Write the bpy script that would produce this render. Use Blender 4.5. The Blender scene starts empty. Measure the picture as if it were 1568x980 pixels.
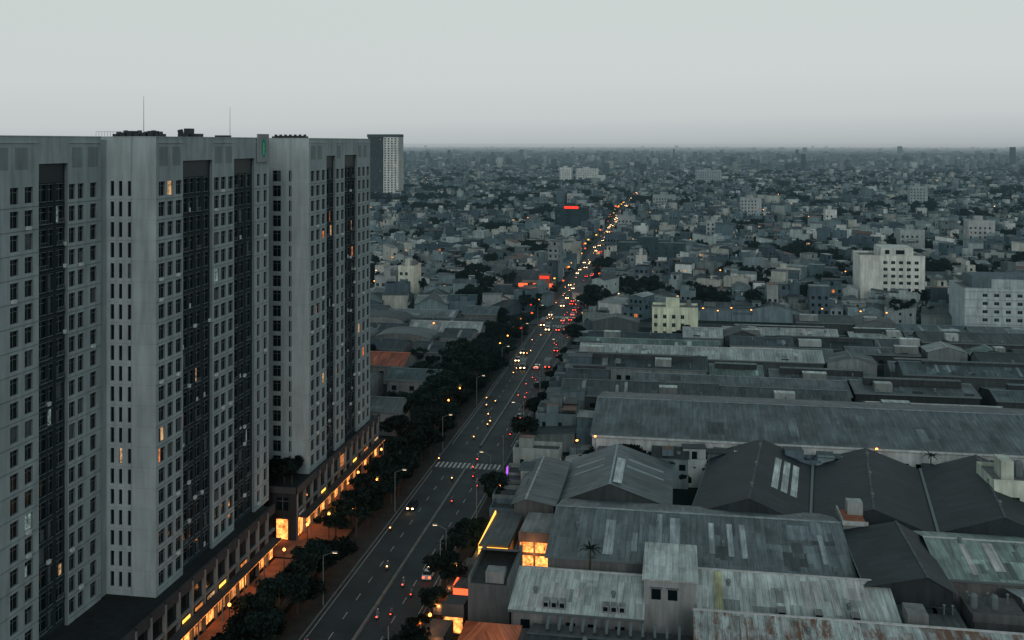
import bpy, math, random
import numpy as np
from mathutils import Vector
random.seed(11); rng=np.random.default_rng(7)
R=random.random
def U(a,b): return a+(b-a)*R()
scene=bpy.context.scene
scene.view_settings.view_transform='Standard'; scene.view_settings.look='None'; scene.view_settings.exposure=0
# ------------------------------------------------------------------ camera
CH=80.0
cam=bpy.data.cameras.new('camera'); co=bpy.data.objects.new('camera',cam); scene.collection.objects.link(co)
co.location=(0,0,CH); co.rotation_euler=(math.radians(90),0,math.radians(9.54))
cam.sensor_width=36; cam.lens=35; cam.shift_y=-0.1735; cam.clip_start=1; cam.clip_end=80000
scene.camera=co
# ------------------------------------------------------------------ world
w=bpy.data.worlds.new('World'); scene.world=w; w.use_nodes=True
nt=w.node_tree; nt.nodes.clear(); N=nt.nodes.new; L=nt.links.new
SUN_EL=math.radians(24); SUN_ROT=math.radians(192)
out=N('ShaderNodeOutputWorld'); add=N('ShaderNodeAddShader')
sky=N('ShaderNodeTexSky'); sky.sky_type='NISHITA'; sky.sun_disc=False; sky.sun_elevation=SUN_EL; sky.sun_rotation=SUN_ROT
sky.air_density=1.0; sky.dust_density=4
hs=N('ShaderNodeHueSaturation'); hs.inputs['Saturation'].default_value=0.25
b1=N('ShaderNodeBackground'); b1.inputs[1].default_value=0.01
L(sky.outputs[0],hs.inputs['Color']); L(hs.outputs[0],b1.inputs[0])
tc=N('ShaderNodeTexCoord'); sx=N('ShaderNodeSeparateXYZ'); L(tc.outputs['Generated'],sx.inputs[0])
nz=N('ShaderNodeTexNoise'); nz.inputs['Scale'].default_value=2.2; nz.inputs['Detail'].default_value=4
mp=N('ShaderNodeMapping'); mp.inputs['Scale'].default_value=(1,1,5); L(tc.outputs['Generated'],mp.inputs[0]); L(mp.outputs[0],nz.inputs[0])
ma=N('ShaderNodeMath'); ma.operation='MULTIPLY_ADD'; ma.inputs[1].default_value=0.014; L(nz.outputs[0],ma.inputs[0]); L(sx.outputs[2],ma.inputs[2])
mb=N('ShaderNodeMath'); mb.operation='MULTIPLY_ADD'; mb.inputs[1].default_value=-0.016; L(sx.outputs[0],mb.inputs[0]); L(ma.outputs[0],mb.inputs[2])
cr=N('ShaderNodeValToRGB'); e=cr.color_ramp.elements
e[0].position=0.0; e[0].color=(0.38,0.42,0.44,1); e[1].position=1; e[1].color=(0.135,0.20,0.215,1)
for p,c in((0.012,(0.46,0.50,0.51,1)),(0.03,(0.54,0.57,0.575,1)),(0.07,(0.575,0.615,0.61,1)),(0.17,(0.56,0.615,0.60,1)),(.32,(.27,.35,.365,1))):
    k=e.new(p); k.color=c
L(mb.outputs[0],cr.inputs[0])
b2=N('ShaderNodeBackground'); b2.inputs[1].default_value=1.0; L(cr.outputs[0],b2.inputs[0])
L(b1.outputs[0],add.inputs[0]); L(b2.outputs[0],add.inputs[1]); L(add.outputs[0],out.inputs[0])
sl=bpy.data.lights.new('sun','SUN'); sl.energy=0.5; sl.angle=math.radians(16); sl.color=(1,0.99,0.95)
so=bpy.data.objects.new('sun',sl); scene.collection.objects.link(so)
sd=Vector((math.sin(SUN_ROT)*-1*math.cos(SUN_EL),math.cos(SUN_ROT)*math.cos(SUN_EL),math.sin(SUN_EL)))
so.rotation_euler=sd.to_track_quat('Z','Y').to_euler()
# ------------------------------------------------------------------ materials
def haze_group():  # painted haze: emission mixed into surface shaders by distance from origin, no air volume
    g=bpy.data.node_groups.new('painted_haze','ShaderNodeTree')
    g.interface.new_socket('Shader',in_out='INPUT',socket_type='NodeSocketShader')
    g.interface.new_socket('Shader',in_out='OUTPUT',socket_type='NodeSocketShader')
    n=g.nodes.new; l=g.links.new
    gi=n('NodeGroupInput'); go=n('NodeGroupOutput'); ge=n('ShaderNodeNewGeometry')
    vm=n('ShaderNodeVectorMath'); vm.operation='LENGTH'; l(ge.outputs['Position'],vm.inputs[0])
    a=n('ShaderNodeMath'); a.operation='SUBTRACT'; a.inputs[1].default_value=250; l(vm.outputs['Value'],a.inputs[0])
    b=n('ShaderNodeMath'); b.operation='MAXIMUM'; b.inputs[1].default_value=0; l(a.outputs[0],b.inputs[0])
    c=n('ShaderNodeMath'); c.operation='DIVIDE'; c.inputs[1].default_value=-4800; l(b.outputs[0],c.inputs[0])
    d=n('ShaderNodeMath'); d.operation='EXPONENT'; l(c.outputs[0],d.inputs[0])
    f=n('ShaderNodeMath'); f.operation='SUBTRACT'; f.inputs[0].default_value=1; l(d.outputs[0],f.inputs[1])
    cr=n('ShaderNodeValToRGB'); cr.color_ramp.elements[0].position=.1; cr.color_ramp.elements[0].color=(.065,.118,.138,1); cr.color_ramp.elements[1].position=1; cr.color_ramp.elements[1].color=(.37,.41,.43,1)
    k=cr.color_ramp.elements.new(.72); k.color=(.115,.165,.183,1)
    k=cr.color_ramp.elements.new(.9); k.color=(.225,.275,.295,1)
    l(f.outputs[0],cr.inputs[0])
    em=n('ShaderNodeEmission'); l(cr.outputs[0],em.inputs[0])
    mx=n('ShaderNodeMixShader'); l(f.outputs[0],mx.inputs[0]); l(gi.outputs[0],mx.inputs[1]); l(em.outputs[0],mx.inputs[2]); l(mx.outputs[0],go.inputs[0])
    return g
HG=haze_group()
MATS={}
def newmat(name):
    m=bpy.data.materials.new(name); m.use_nodes=True; m.node_tree.nodes.clear(); MATS[name]=m
    try: m.cycles.emission_sampling='NONE'
    except Exception: pass
    return m,m.node_tree.nodes.new,m.node_tree.links.new
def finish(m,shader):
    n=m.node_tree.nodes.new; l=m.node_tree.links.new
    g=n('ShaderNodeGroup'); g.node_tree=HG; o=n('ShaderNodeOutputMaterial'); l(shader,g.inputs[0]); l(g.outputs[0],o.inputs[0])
def math_(n,l,op,a,b=None,c=None):
    k=n('ShaderNodeMath'); k.operation=op
    for i,v in enumerate((a,b,c)):
        if v is None: continue
        if isinstance(v,(int,float)): k.inputs[i].default_value=v
        else: l(v,k.inputs[i])
    return k.outputs[0]
def vcmul(n,l,col,fac):
    k=n('ShaderNodeVectorMath'); k.operation='SCALE'; l(col,k.inputs[0]); l(fac,k.inputs['Scale']); return k.outputs[0]
def colattr(n):
    a=n('ShaderNodeAttribute'); a.attribute_name='Col'; return a.outputs['Color']
def noise(n,l,vec,scale,detail=4,rough=.6):
    k=n('ShaderNodeTexNoise'); k.inputs['Scale'].default_value=scale; k.inputs['Detail'].default_value=detail; k.inputs['Roughness'].default_value=rough
    if vec is not None: l(vec,k.inputs['Vector'])
    return k.outputs['Fac']
def maprange(n,l,v,a,b,c,d):
    k=n('ShaderNodeMapRange'); l(v,k.inputs[0])
    for i,x in enumerate((a,b,c,d)): k.inputs[i+1].default_value=x
    return k.outputs[0]
def principled(n,l,col,rough=.85,spec=.3,metal=0.0):
    p=n('ShaderNodeBsdfPrincipled'); p.inputs['Roughness'].default_value=rough; p.inputs['Specular IOR Level'].default_value=spec; p.inputs['Metallic'].default_value=metal
    if isinstance(col,tuple): p.inputs['Base Color'].default_value=(*col,1)
    else: l(col,p.inputs['Base Color'])
    return p
def mk_plaster(name,windows=False,strength=1.0):
    m,n,l=newmat(name)
    ge=n('ShaderNodeNewGeometry'); P=ge.outputs['Position']
    mpn=n('ShaderNodeMapping'); mpn.inputs['Scale'].default_value=(1,1,.12); l(P,mpn.inputs[0])
    f=maprange(n,l,noise(n,l,mpn.outputs[0],.9,3 if windows else 5),.3,.75,1-.4*strength,1.12)
    if not windows:
        bl=maprange(n,l,noise(n,l,P,.18,4),.3,.7,1-.22*strength,1.1)
        f=math_(n,l,'MULTIPLY',f,bl)
    if windows:
        uv=n('ShaderNodeUVMap'); s=n('ShaderNodeSeparateXYZ'); l(uv.outputs[0],s.inputs[0])
        u=math_(n,l,'DIVIDE',s.outputs[0],2.6); v=math_(n,l,'DIVIDE',s.outputs[1],3.3)
        fu=math_(n,l,'FRACT',u); fv=math_(n,l,'FRACT',v)
        a=math_(n,l,'LESS_THAN',math_(n,l,'ABSOLUTE',math_(n,l,'SUBTRACT',fu,.5)),.26)
        b=math_(n,l,'LESS_THAN',math_(n,l,'ABSOLUTE',math_(n,l,'SUBTRACT',fv,.5)),.26)
        cb=n('ShaderNodeCombineXYZ'); l(math_(n,l,'FLOOR',u),cb.inputs[0]); l(math_(n,l,'FLOOR',v),cb.inputs[1])
        wn=n('ShaderNodeTexWhiteNoise'); l(cb.outputs[0],wn.inputs['Vector'])
        c=math_(n,l,'GREATER_THAN',wn.outputs['Value'],.3)
        sn=n('ShaderNodeSeparateXYZ'); l(ge.outputs['Normal'],sn.inputs[0])
        d=math_(n,l,'LESS_THAN',math_(n,l,'ABSOLUTE',sn.outputs[2]),.5)
        k=math_(n,l,'MULTIPLY',math_(n,l,'MULTIPLY',a,b),math_(n,l,'MULTIPLY',c,d))
        f=math_(n,l,'MULTIPLY',f,math_(n,l,'SUBTRACT',1,math_(n,l,'MULTIPLY',k,.88)))
    p=principled(n,l,vcmul(n,l,colattr(n),f),.9,.2); finish(m,p.outputs[0]); return m
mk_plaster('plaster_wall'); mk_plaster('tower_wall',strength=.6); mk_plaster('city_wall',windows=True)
def mk_roof(name,rust=0.0):
    m,n,l=newmat(name)
    uv=n('ShaderNodeUVMap'); s=n('ShaderNodeSeparateXYZ'); l(uv.outputs[0],s.inputs[0])
    u=math_(n,l,'FLOOR',math_(n,l,'DIVIDE',s.outputs[0],1.05)); v=math_(n,l,'FLOOR',math_(n,l,'DIVIDE',s.outputs[1],5.5))
    cb=n('ShaderNodeCombineXYZ'); l(u,cb.inputs[0]); l(v,cb.inputs[1])
    wn=n('ShaderNodeTexWhiteNoise'); l(cb.outputs[0],wn.inputs['Vector'])
    pan=maprange(n,l,wn.outputs['Value'],0,1,.76-.12*rust,1.12)
    seam=math_(n,l,'FRACT',math_(n,l,'DIVIDE',s.outputs[0],1.05)); sm=math_(n,l,'GREATER_THAN',seam,.1); sm=maprange(n,l,sm,0,1,.66,1)
    rib=math_(n,l,'SINE',math_(n,l,'MULTIPLY',s.outputs[0],24)); rb=maprange(n,l,rib,-1,1,.9,1.05)
    mpn=n('ShaderNodeMapping'); mpn.inputs['Scale'].default_value=(1.3,.13,1); l(uv.outputs[0],mpn.inputs[0])
    st=maprange(n,l,noise(n,l,mpn.outputs[0],1.0,6,.7),.3,.75,.42,1.2)
    ge=n('ShaderNodeNewGeometry'); bl=maprange(n,l,noise(n,l,ge.outputs['Position'],.12,4),.3,.7,.6,1.2)
    f=math_(n,l,'MULTIPLY',math_(n,l,'MULTIPLY',pan,sm),math_(n,l,'MULTIPLY',math_(n,l,'MULTIPLY',st,bl),rb))
    col=vcmul(n,l,colattr(n),f)
    mx=n('ShaderNodeMix'); mx.data_type='RGBA'
    mp2=n('ShaderNodeMapping'); mp2.inputs['Scale'].default_value=(.8,.18,1); mp2.inputs['Location'].default_value=(7,3,0); l(uv.outputs[0],mp2.inputs[0])
    rf=maprange(n,l,noise(n,l,mp2.outputs[0],.7,5,.75),.60-.13*rust,.72-.13*rust,0,.4+.55*rust)
    l(rf,mx.inputs[0]); l(col,mx.inputs[6]); mx.inputs[7].default_value=(.15,.07,.04,1)
    p=principled(n,l,mx.outputs[2],.6,.35)
    finish(m,p.outputs[0]); return m
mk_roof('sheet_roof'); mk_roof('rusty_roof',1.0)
def mk_plain(name,col,rough=.8,spec=.3,metal=0,ns=0.0,scale=2.0):
    m,n,l=newmat(name)
    if ns>0:
        ge=n('ShaderNodeNewGeometry'); f=maprange(n,l,noise(n,l,ge.outputs['Position'],scale,5),.3,.7,1-ns,1+ns)
        rgb=n('ShaderNodeRGB'); rgb.outputs[0].default_value=(*col,1); c=vcmul(n,l,rgb.outputs[0],f)
    else: c=col
    p=principled(n,l,c,rough,spec,metal); finish(m,p.outputs[0]); return m
mk_plain('window_glass',(.006,.012,.015),.15,.35)
mk_plain('curtain_glass',(.07,.088,.092),.4,.5,ns=.4)
mk_plain('frame_white',(.48,.53,.53),.5)
mk_plain('frame_grey',(.13,.16,.168),.6)
mk_plain('metal_dark',(.016,.024,.028),.5,.4)
mk_plain('asphalt',(.032,.043,.048),.7,.35,ns=.45,scale=.12)
mk_plain('road_paint',(.42,.43,.42),.7,ns=.5,scale=1.5)
mk_plain('pavement_tile',(.032,.036,.036),.85,ns=.35,scale=.4)
mk_plain('plaza_tile',(.25,.115,.07),.85,ns=.4,scale=.4)
mk_plain('kerb_stone',(.17,.18,.175),.85,ns=.3,scale=1)
mk_plain('bark',(.06,.05,.04),.95,ns=.3)
mk_plain('rubber',(.015,.015,.015),.8)
m,n,l=newmat('ground_soil'); ge=n('ShaderNodeNewGeometry')
cr=n('ShaderNodeValToRGB'); cr.color_ramp.elements[0].color=(.008,.017,.017,1); cr.color_ramp.elements[0].position=.35; cr.color_ramp.elements[1].color=(.028,.039,.040,1); cr.color_ramp.elements[1].position=.65
l(noise(n,l,ge.outputs['Position'],.03,6,.7),cr.inputs[0]); p=principled(n,l,cr.outputs[0],.95,.1); finish(m,p.outputs[0])
m,n,l=newmat('foliage'); oi=n('ShaderNodeObjectInfo'); ge=n('ShaderNodeNewGeometry')
f=math_(n,l,'MULTIPLY',maprange(n,l,noise(n,l,ge.outputs['Position'],.6,3),.3,.7,.3,1.5),maprange(n,l,oi.outputs['Random'],0,1,.55,1.25))
rgb=n('ShaderNodeRGB'); rgb.outputs[0].default_value=(.014,.027,.024,1)
p=principled(n,l,vcmul(n,l,rgb.outputs[0],f),.9,.08); finish(m,p.outputs[0])
m,n,l=newmat('car_paint'); oi=n('ShaderNodeObjectInfo'); cr=n('ShaderNodeValToRGB'); cr.color_ramp.interpolation='CONSTANT'
cr.color_ramp.elements[0].color=(.5,.5,.5,1); cr.color_ramp.elements[1].position=.2; cr.color_ramp.elements[1].color=(.03,.03,.035,1)
for pp,c in((.5,(.2,.21,.22,1)),(.7,(.25,.03,.02,1)),(.78,(.05,.07,.1,1)),(.92,(.6,.6,.58,1))): k=cr.color_ramp.elements.new(pp); k.color=c
l(oi.outputs['Random'],cr.inputs[0]); p=principled(n,l,cr.outputs[0],.3,.5); finish(m,p.outputs[0])
def mk_emit(name,col,st,sample='NONE',vary=False):
    m,n,l=newmat(name); em=n('ShaderNodeEmission'); em.inputs[0].default_value=(*col,1); em.inputs[1].default_value=st
    if vary:
        ge=n('ShaderNodeNewGeometry'); f=maprange(n,l,noise(n,l,ge.outputs['Position'],1.1,4,.8),.35,.65,.08*st,1.5*st); l(f,em.inputs[1])
    o=n('ShaderNodeOutputMaterial'); l(em.outputs[0],o.inputs[0]); m.cycles.emission_sampling=sample; return m
mk_emit('lit_orange',(1,.28,.07),.75,vary=True)
mk_emit('lit_warm',(1,.6,.3),.6,vary=True)
mk_emit('lit_cool',(.55,.75,.7),.3,vary=True)
mk_emit('shop_light',(1,.30,.07),2.6,'AUTO',vary=True)
mk_emit('shop_light_dim',(1,.34,.10),.7,vary=True)
mk_emit('sign_red',(1,.05,.03),1.5); mk_emit('sign_yellow',(1,.5,.08),2.2); mk_emit('sign_orange',(1,.12,.04),1.9)
mk_emit('sign_purple',(.5,.1,.9),1.5); mk_emit('sign_green',(.015,.25,.13),.35)
mk_emit('lamp_orange',(1,.26,.05),8); mk_emit('headlight',(1,.58,.25),18); mk_emit('headlight_warm',(1,.38,.10),12)
mk_emit('taillight',(1,.05,.02),9); mk_emit('lamp_white',(1,.72,.42),3)
# ------------------------------------------------------------------ mesh builder
class B:
    def __init__(s):
        s.v=[]; s.f=[]; s.m=[]; s.c=[]; s.uv=[]; s.mats=[]; s.xf=(0,0,1,0)
    def place(s,cx=0,cy=0,rot=0): s.xf=(cx,cy,math.cos(rot),math.sin(rot))
    def mi(s,name):
        if name not in s.mats: s.mats.append(name)
        return s.mats.index(name)
    def face(s,pts,mat,col=(.5,.5,.5),uo=None):
        cx,cy,c,sn=s.xf; b=len(s.v)
        for p in pts: s.v.append((cx+p[0]*c-p[1]*sn,cy+p[0]*sn+p[1]*c,p[2]))
        s.f.append(tuple(range(b,b+len(pts)))); s.m.append(s.mi(mat)); s.c.append(col)
        o=U(0,50) if uo is None else uo
        if len(pts)==4:
            a=math.dist(pts[0],pts[1]); d=math.dist(pts[1],pts[2]); s.uv.append(((o,o),(o+a,o),(o+a,o+d),(o,o+d)))
        else: s.uv.append(tuple((o+p[0]+p[1],p[2]) for p in pts))
    def box(s,x0,x1,y0,y1,z0,z1,mat,col=(.5,.5,.5),top=None,topcol=None,bottom=False):
        A=(x0,y0,z0);Bq=(x1,y0,z0);C=(x1,y1,z0);D=(x0,y1,z0);E=(x0,y0,z1);F=(x1,y0,z1);G=(x1,y1,z1);H=(x0,y1,z1)
        s.face((A,Bq,F,E),mat,col); s.face((Bq,C,G,F),mat,col); s.face((C,D,H,G),mat,col); s.face((D,A,E,H),mat,col)
        s.face((E,F,G,H),top or mat,topcol or col)
        if bottom: s.face((D,C,Bq,A),mat,col)
    def prism(s,prof,x0,x1,mat,col=(.5,.5,.5)):
        n=len(prof)
        a=[(x0,p[0],p[1]) for p in prof]; b=[(x1,p[0],p[1]) for p in prof]
        for i in range(n):
            j=(i+1)%n; s.face((a[i],b[i],b[j],a[j]),mat,col)
        s.face(a[::-1],mat,col); s.face(b,mat,col)
    def cyl(s,x,y,z0,z1,r0,r1,mat,col=(.5,.5,.5),n=8,cap=True):
        a=[(x+r0*math.cos(2*math.pi*i/n),y+r0*math.sin(2*math.pi*i/n),z0) for i in range(n)]
        b=[(x+r1*math.cos(2*math.pi*i/n),y+r1*math.sin(2*math.pi*i/n),z1) for i in range(n)]
        for i in range(n):
            j=(i+1)%n; s.face((a[i],a[j],b[j],b[i]),mat,col)
        if cap: s.face(b,mat,col)
    def tube(s,p,q,r0,r1,mat,col=(.5,.5,.5),n=6):
        p=Vector(p);q=Vector(q);d=(q-p).normalized(); t=d.orthogonal().normalized(); bt=d.cross(t)
        a=[tuple(p+r0*(math.cos(2*math.pi*i/n)*t+math.sin(2*math.pi*i/n)*bt)) for i in range(n)]
        b=[tuple(q+r1*(math.cos(2*math.pi*i/n)*t+math.sin(2*math.pi*i/n)*bt)) for i in range(n)]
        for i in range(n):
            j=(i+1)%n; s.face((a[i],a[j],b[j],b[i]),mat,col)
        s.face(b,mat,col); s.face(a[::-1],mat,col)
    def globe(s,c,r,mat,col=(.5,.5,.5),n=8,m=5):
        ring=lambda k:[(c[0]+r*math.sin(math.pi*k/m)*math.cos(2*math.pi*i/n),c[1]+r*math.sin(math.pi*k/m)*math.sin(2*math.pi*i/n),c[2]-r*math.cos(math.pi*k/m)) for i in range(n)]
        for k in range(m):
            a=ring(k);b=ring(k+1)
            for i in range(n):
                j=(i+1)%n; s.face((a[i],a[j],b[j],b[i]),mat,col)
    def mesh(s,name):
        me=bpy.data.meshes.new(name); me.from_pydata(s.v,[],s.f)
        for k in s.mats: me.materials.append(MATS[k])
        me.polygons.foreach_set('material_index',s.m)
        ln=np.array([len(f) for f in s.f])
        ca=me.color_attributes.new('Col','FLOAT_COLOR','CORNER'); c=np.ones((len(s.c),4),dtype=np.float32); c[:,:3]=np.array(s.c)[:,:3]
        ca.data.foreach_set('color',np.repeat(c,ln,axis=0).ravel())
        uv=me.uv_layers.new(name='UVMap'); uv.data.foreach_set('uv',np.array([q for t in s.uv for q in t],dtype=np.float32).ravel())
        me.update(); return me
    def obj(s,name,parent=None):
        o=bpy.data.objects.new(name,s.mesh(name)); scene.collection.objects.link(o)
        if parent: o.parent=parent
        return o
def inst(name,me,loc,rz=0,sc=1):
    o=bpy.data.objects.new(name,me); scene.collection.objects.link(o); o.location=loc; o.rotation_euler=(0,0,rz)
    o.scale=(sc,sc,sc) if isinstance(sc,(int,float)) else sc
    return o
def facade(b,o,ud,nd,W,z0,z1,cols,rows,mat,col,depth=.3,frame='frame_grey',lit=.02,curt=.15,reveal=None):
    def P(u,z,d=0): return (o[0]+ud[0]*u-nd[0]*d,o[1]+ud[1]*u-nd[1]*d,z)
    flip=(ud[0]*nd[1]-ud[1]*nd[0])>0
    rc=reveal or col
    def q(a,bq,c,d,mt,cl=None):
        pts=(a,bq,c,d)
        b.face(pts[::-1] if flip else pts,mt,cl or col)
    us=0
    for (c0,c1) in list(cols)+[(W,W)]:
        if c0>us: q(P(us,z0),P(c0,z0),P(c0,z1),P(us,z1),mat)
        if c0>=W: break
        zz=z0
        for (r0,r1) in list(rows)+[(z1,z1)]:
            if r0>zz: q(P(c0,zz),P(c1,zz),P(c1,r0),P(c0,r0),mat)
            if r0>=z1: break
            zz=r1
            q(P(c0,r0),P(c1,r0),P(c1,r0,depth),P(c0,r0,depth),mat,rc); q(P(c0,r1,depth),P(c1,r1,depth),P(c1,r1),P(c0,r1),mat,rc)
            q(P(c0,r0),P(c0,r0,depth),P(c0,r1,depth),P(c0,r1),mat,rc); q(P(c1,r0,depth),P(c1,r0),P(c1,r1),P(c1,r1,depth),mat,rc)
            x=R(); g='window_glass'
            if x<lit: g=random.choice(['lit_orange','lit_warm','lit_warm','lit_cool','lit_orange'])
            elif x<lit+curt: g='curtain_glass'
            if g!='window_glass' and c1-c0>1.0 and R()<.8:
                h=c0+(c1-c0)*.5; sidel=R()<.5; rt=r1 if R()<.5 else r0+(r1-r0)*.68
                ga,gb=(g,'window_glass') if sidel else ('window_glass',g)
                q(P(c0,r0,depth),P(h,r0,depth),P(h,rt,depth),P(c0,rt,depth),ga)
                q(P(h,r0,depth),P(c1,r0,depth),P(c1,rt,depth),P(h,rt,depth),gb)
                if rt<r1: q(P(c0,rt,depth),P(c1,rt,depth),P(c1,r1,depth),P(c0,r1,depth),'window_glass')
            else: q(P(c0,r0,depth),P(c1,r0,depth),P(c1,r1,depth),P(c0,r1,depth),g)
            if c1-c0>.9:
                mx=(c0+c1)/2; dd=depth-.04
                q(P(mx-.05,r0,dd),P(mx+.05,r0,dd),P(mx+.05,r1,dd),P(mx-.05,r1,dd),frame)
                zr=r0+(r1-r0)*.68
                q(P(c0,zr,dd-.01),P(c1,zr,dd-.01),P(c1,zr+.08,dd-.01),P(c0,zr+.08,dd-.01),frame)
        us=c1
# ------------------------------------------------------------------ ground, road
def rx(y):
    return float(np.interp(y,[0,300,430,525,700,860,1200,1600,2400,4000],[-51.5,-51.5,-53,-55,-58,-60,-62,-64,-90,-150]))
def rhw(y): return float(np.interp(y,[0,400,470,900,2400],[8.6,8.6,6.8,6.2,6]))
g=B(); ys=[-4000,0,500,1500,4000,12000,60000]; xs=[-50000,-5000,-500,500,5000,50000]
for i in range(len(ys)-1):
    for j in range(len(xs)-1): g.face(((xs[j],ys[i],0),(xs[j+1],ys[i],0),(xs[j+1],ys[i+1],0),(xs[j],ys[i+1],0)),'ground_soil')
g.obj('ground')
Y=list(range(60,600,10))+list(range(600,2500,30))
def ribbon(b,y0,y1,off0,off1,z,mat,zb=None,col=(.5,.5,.5)):
    yy=[y0]+[y for y in Y if y0<y<y1]+[y1]
    for a,c in zip(yy,yy[1:]):
        p=[(rx(a)+off0(a),a,z),(rx(a)+off1(a),a,z),(rx(c)+off1(c),c,z),(rx(c)+off0(c),c,z)]
        b.face(p,mat,col)
        if zb is not None:
            b.face((p[1][:2]+(zb,),p[2][:2]+(zb,),p[2],p[1]),mat,col); b.face((p[0],p[3],p[3][:2]+(zb,),p[0][:2]+(zb,)),mat,col)
r=B(); ribbon(r,60,2400,lambda y:-rhw(y),lambda y:rhw(y),.02,'asphalt')
for (yc,hw,xa,xb) in((248,5,-43.2,-10),(441,7,-300,-61),(441,7,-45.6,260),(186,3.4,-72,-60.2),(700,5,-300,-66),(700,5,-50,300),(1000,6,-50,400)):
    r.box(xa,xb,yc-hw,yc+hw,0,.016,'asphalt')
r.obj('road')
pv=B(); ribbon(pv,60,430,lambda y:-rhw(y)-5.5,lambda y:-rhw(y)-.2,.14,'pavement_tile',0)
ribbon(pv,60,430,lambda y:rhw(y)+.2,lambda y:rhw(y)+3.2,.14,'pavement_tile',0)
ribbon(pv,452,1500,lambda y:-rhw(y)-3,lambda y:-rhw(y)-.2,.14,'pavement_tile',0); ribbon(pv,452,1500,lambda y:rhw(y)+.2,lambda y:rhw(y)+3,.14,'pavement_tile',0)
pv.box(-76.5,-71.9,60,181,0,.13,'plaza_tile'); pv.box(-71.89,-66.6,60,181,0,.12,'pavement_tile'); pv.box(-90,-71.9,182,245,0,.125,'plaza_tile'); pv.box(-71.89,-66.6,181.01,197,0,.122,'plaza_tile'); pv.box(-71.89,-66.6,197.01,245,0,.12,'pavement_tile')
pv.obj('pavement')
kb=B()
for sgn in(-1,1): ribbon(kb,60,430,lambda y:sgn*rhw(y)-(.2 if sgn<0 else 0),lambda y:sgn*rhw(y)+(0 if sgn<0 else .2),.16,'kerb_stone',0)
kb.obj('kerb')
md=B(); ribbon(md,60,238,lambda y:-.22,lambda y:.22,.45,'kerb_stone',0.02); ribbon(md,256,425,lambda y:-.22,lambda y:.22,.45,'kerb_stone',0.02); md.obj('median_barrier')
rm=B()
y=62
while y<1200:
    if not(236<y<258 or 420<y<455):
        for o in(-4.2,4.2): rm.face(((rx(y)+o-.07,y,.026),(rx(y)+o+.07,y,.026),(rx(y)+o+.07,y+2.5,.026),(rx(y)+o-.07,y+2.5,.026)),'road_paint')
    y+=7
for o in(-7.9,7.9): ribbon(rm,60,236,lambda y:o-.06,lambda y:o+.06,.027,'road_paint'); ribbon(rm,258,420,lambda y:o-.06,lambda y:o+.06,.027,'road_paint')
for yc in(241,431,453):
    x=-8
    while x<8:
        xx=rx(yc)+x; rm.face(((xx,yc-2,.028),(xx+.55,yc-2,.028),(xx+.55,yc+2,.028),(xx,yc+2,.028)),'road_paint'); x+=1.1
rm.obj('road_marking')
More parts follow.
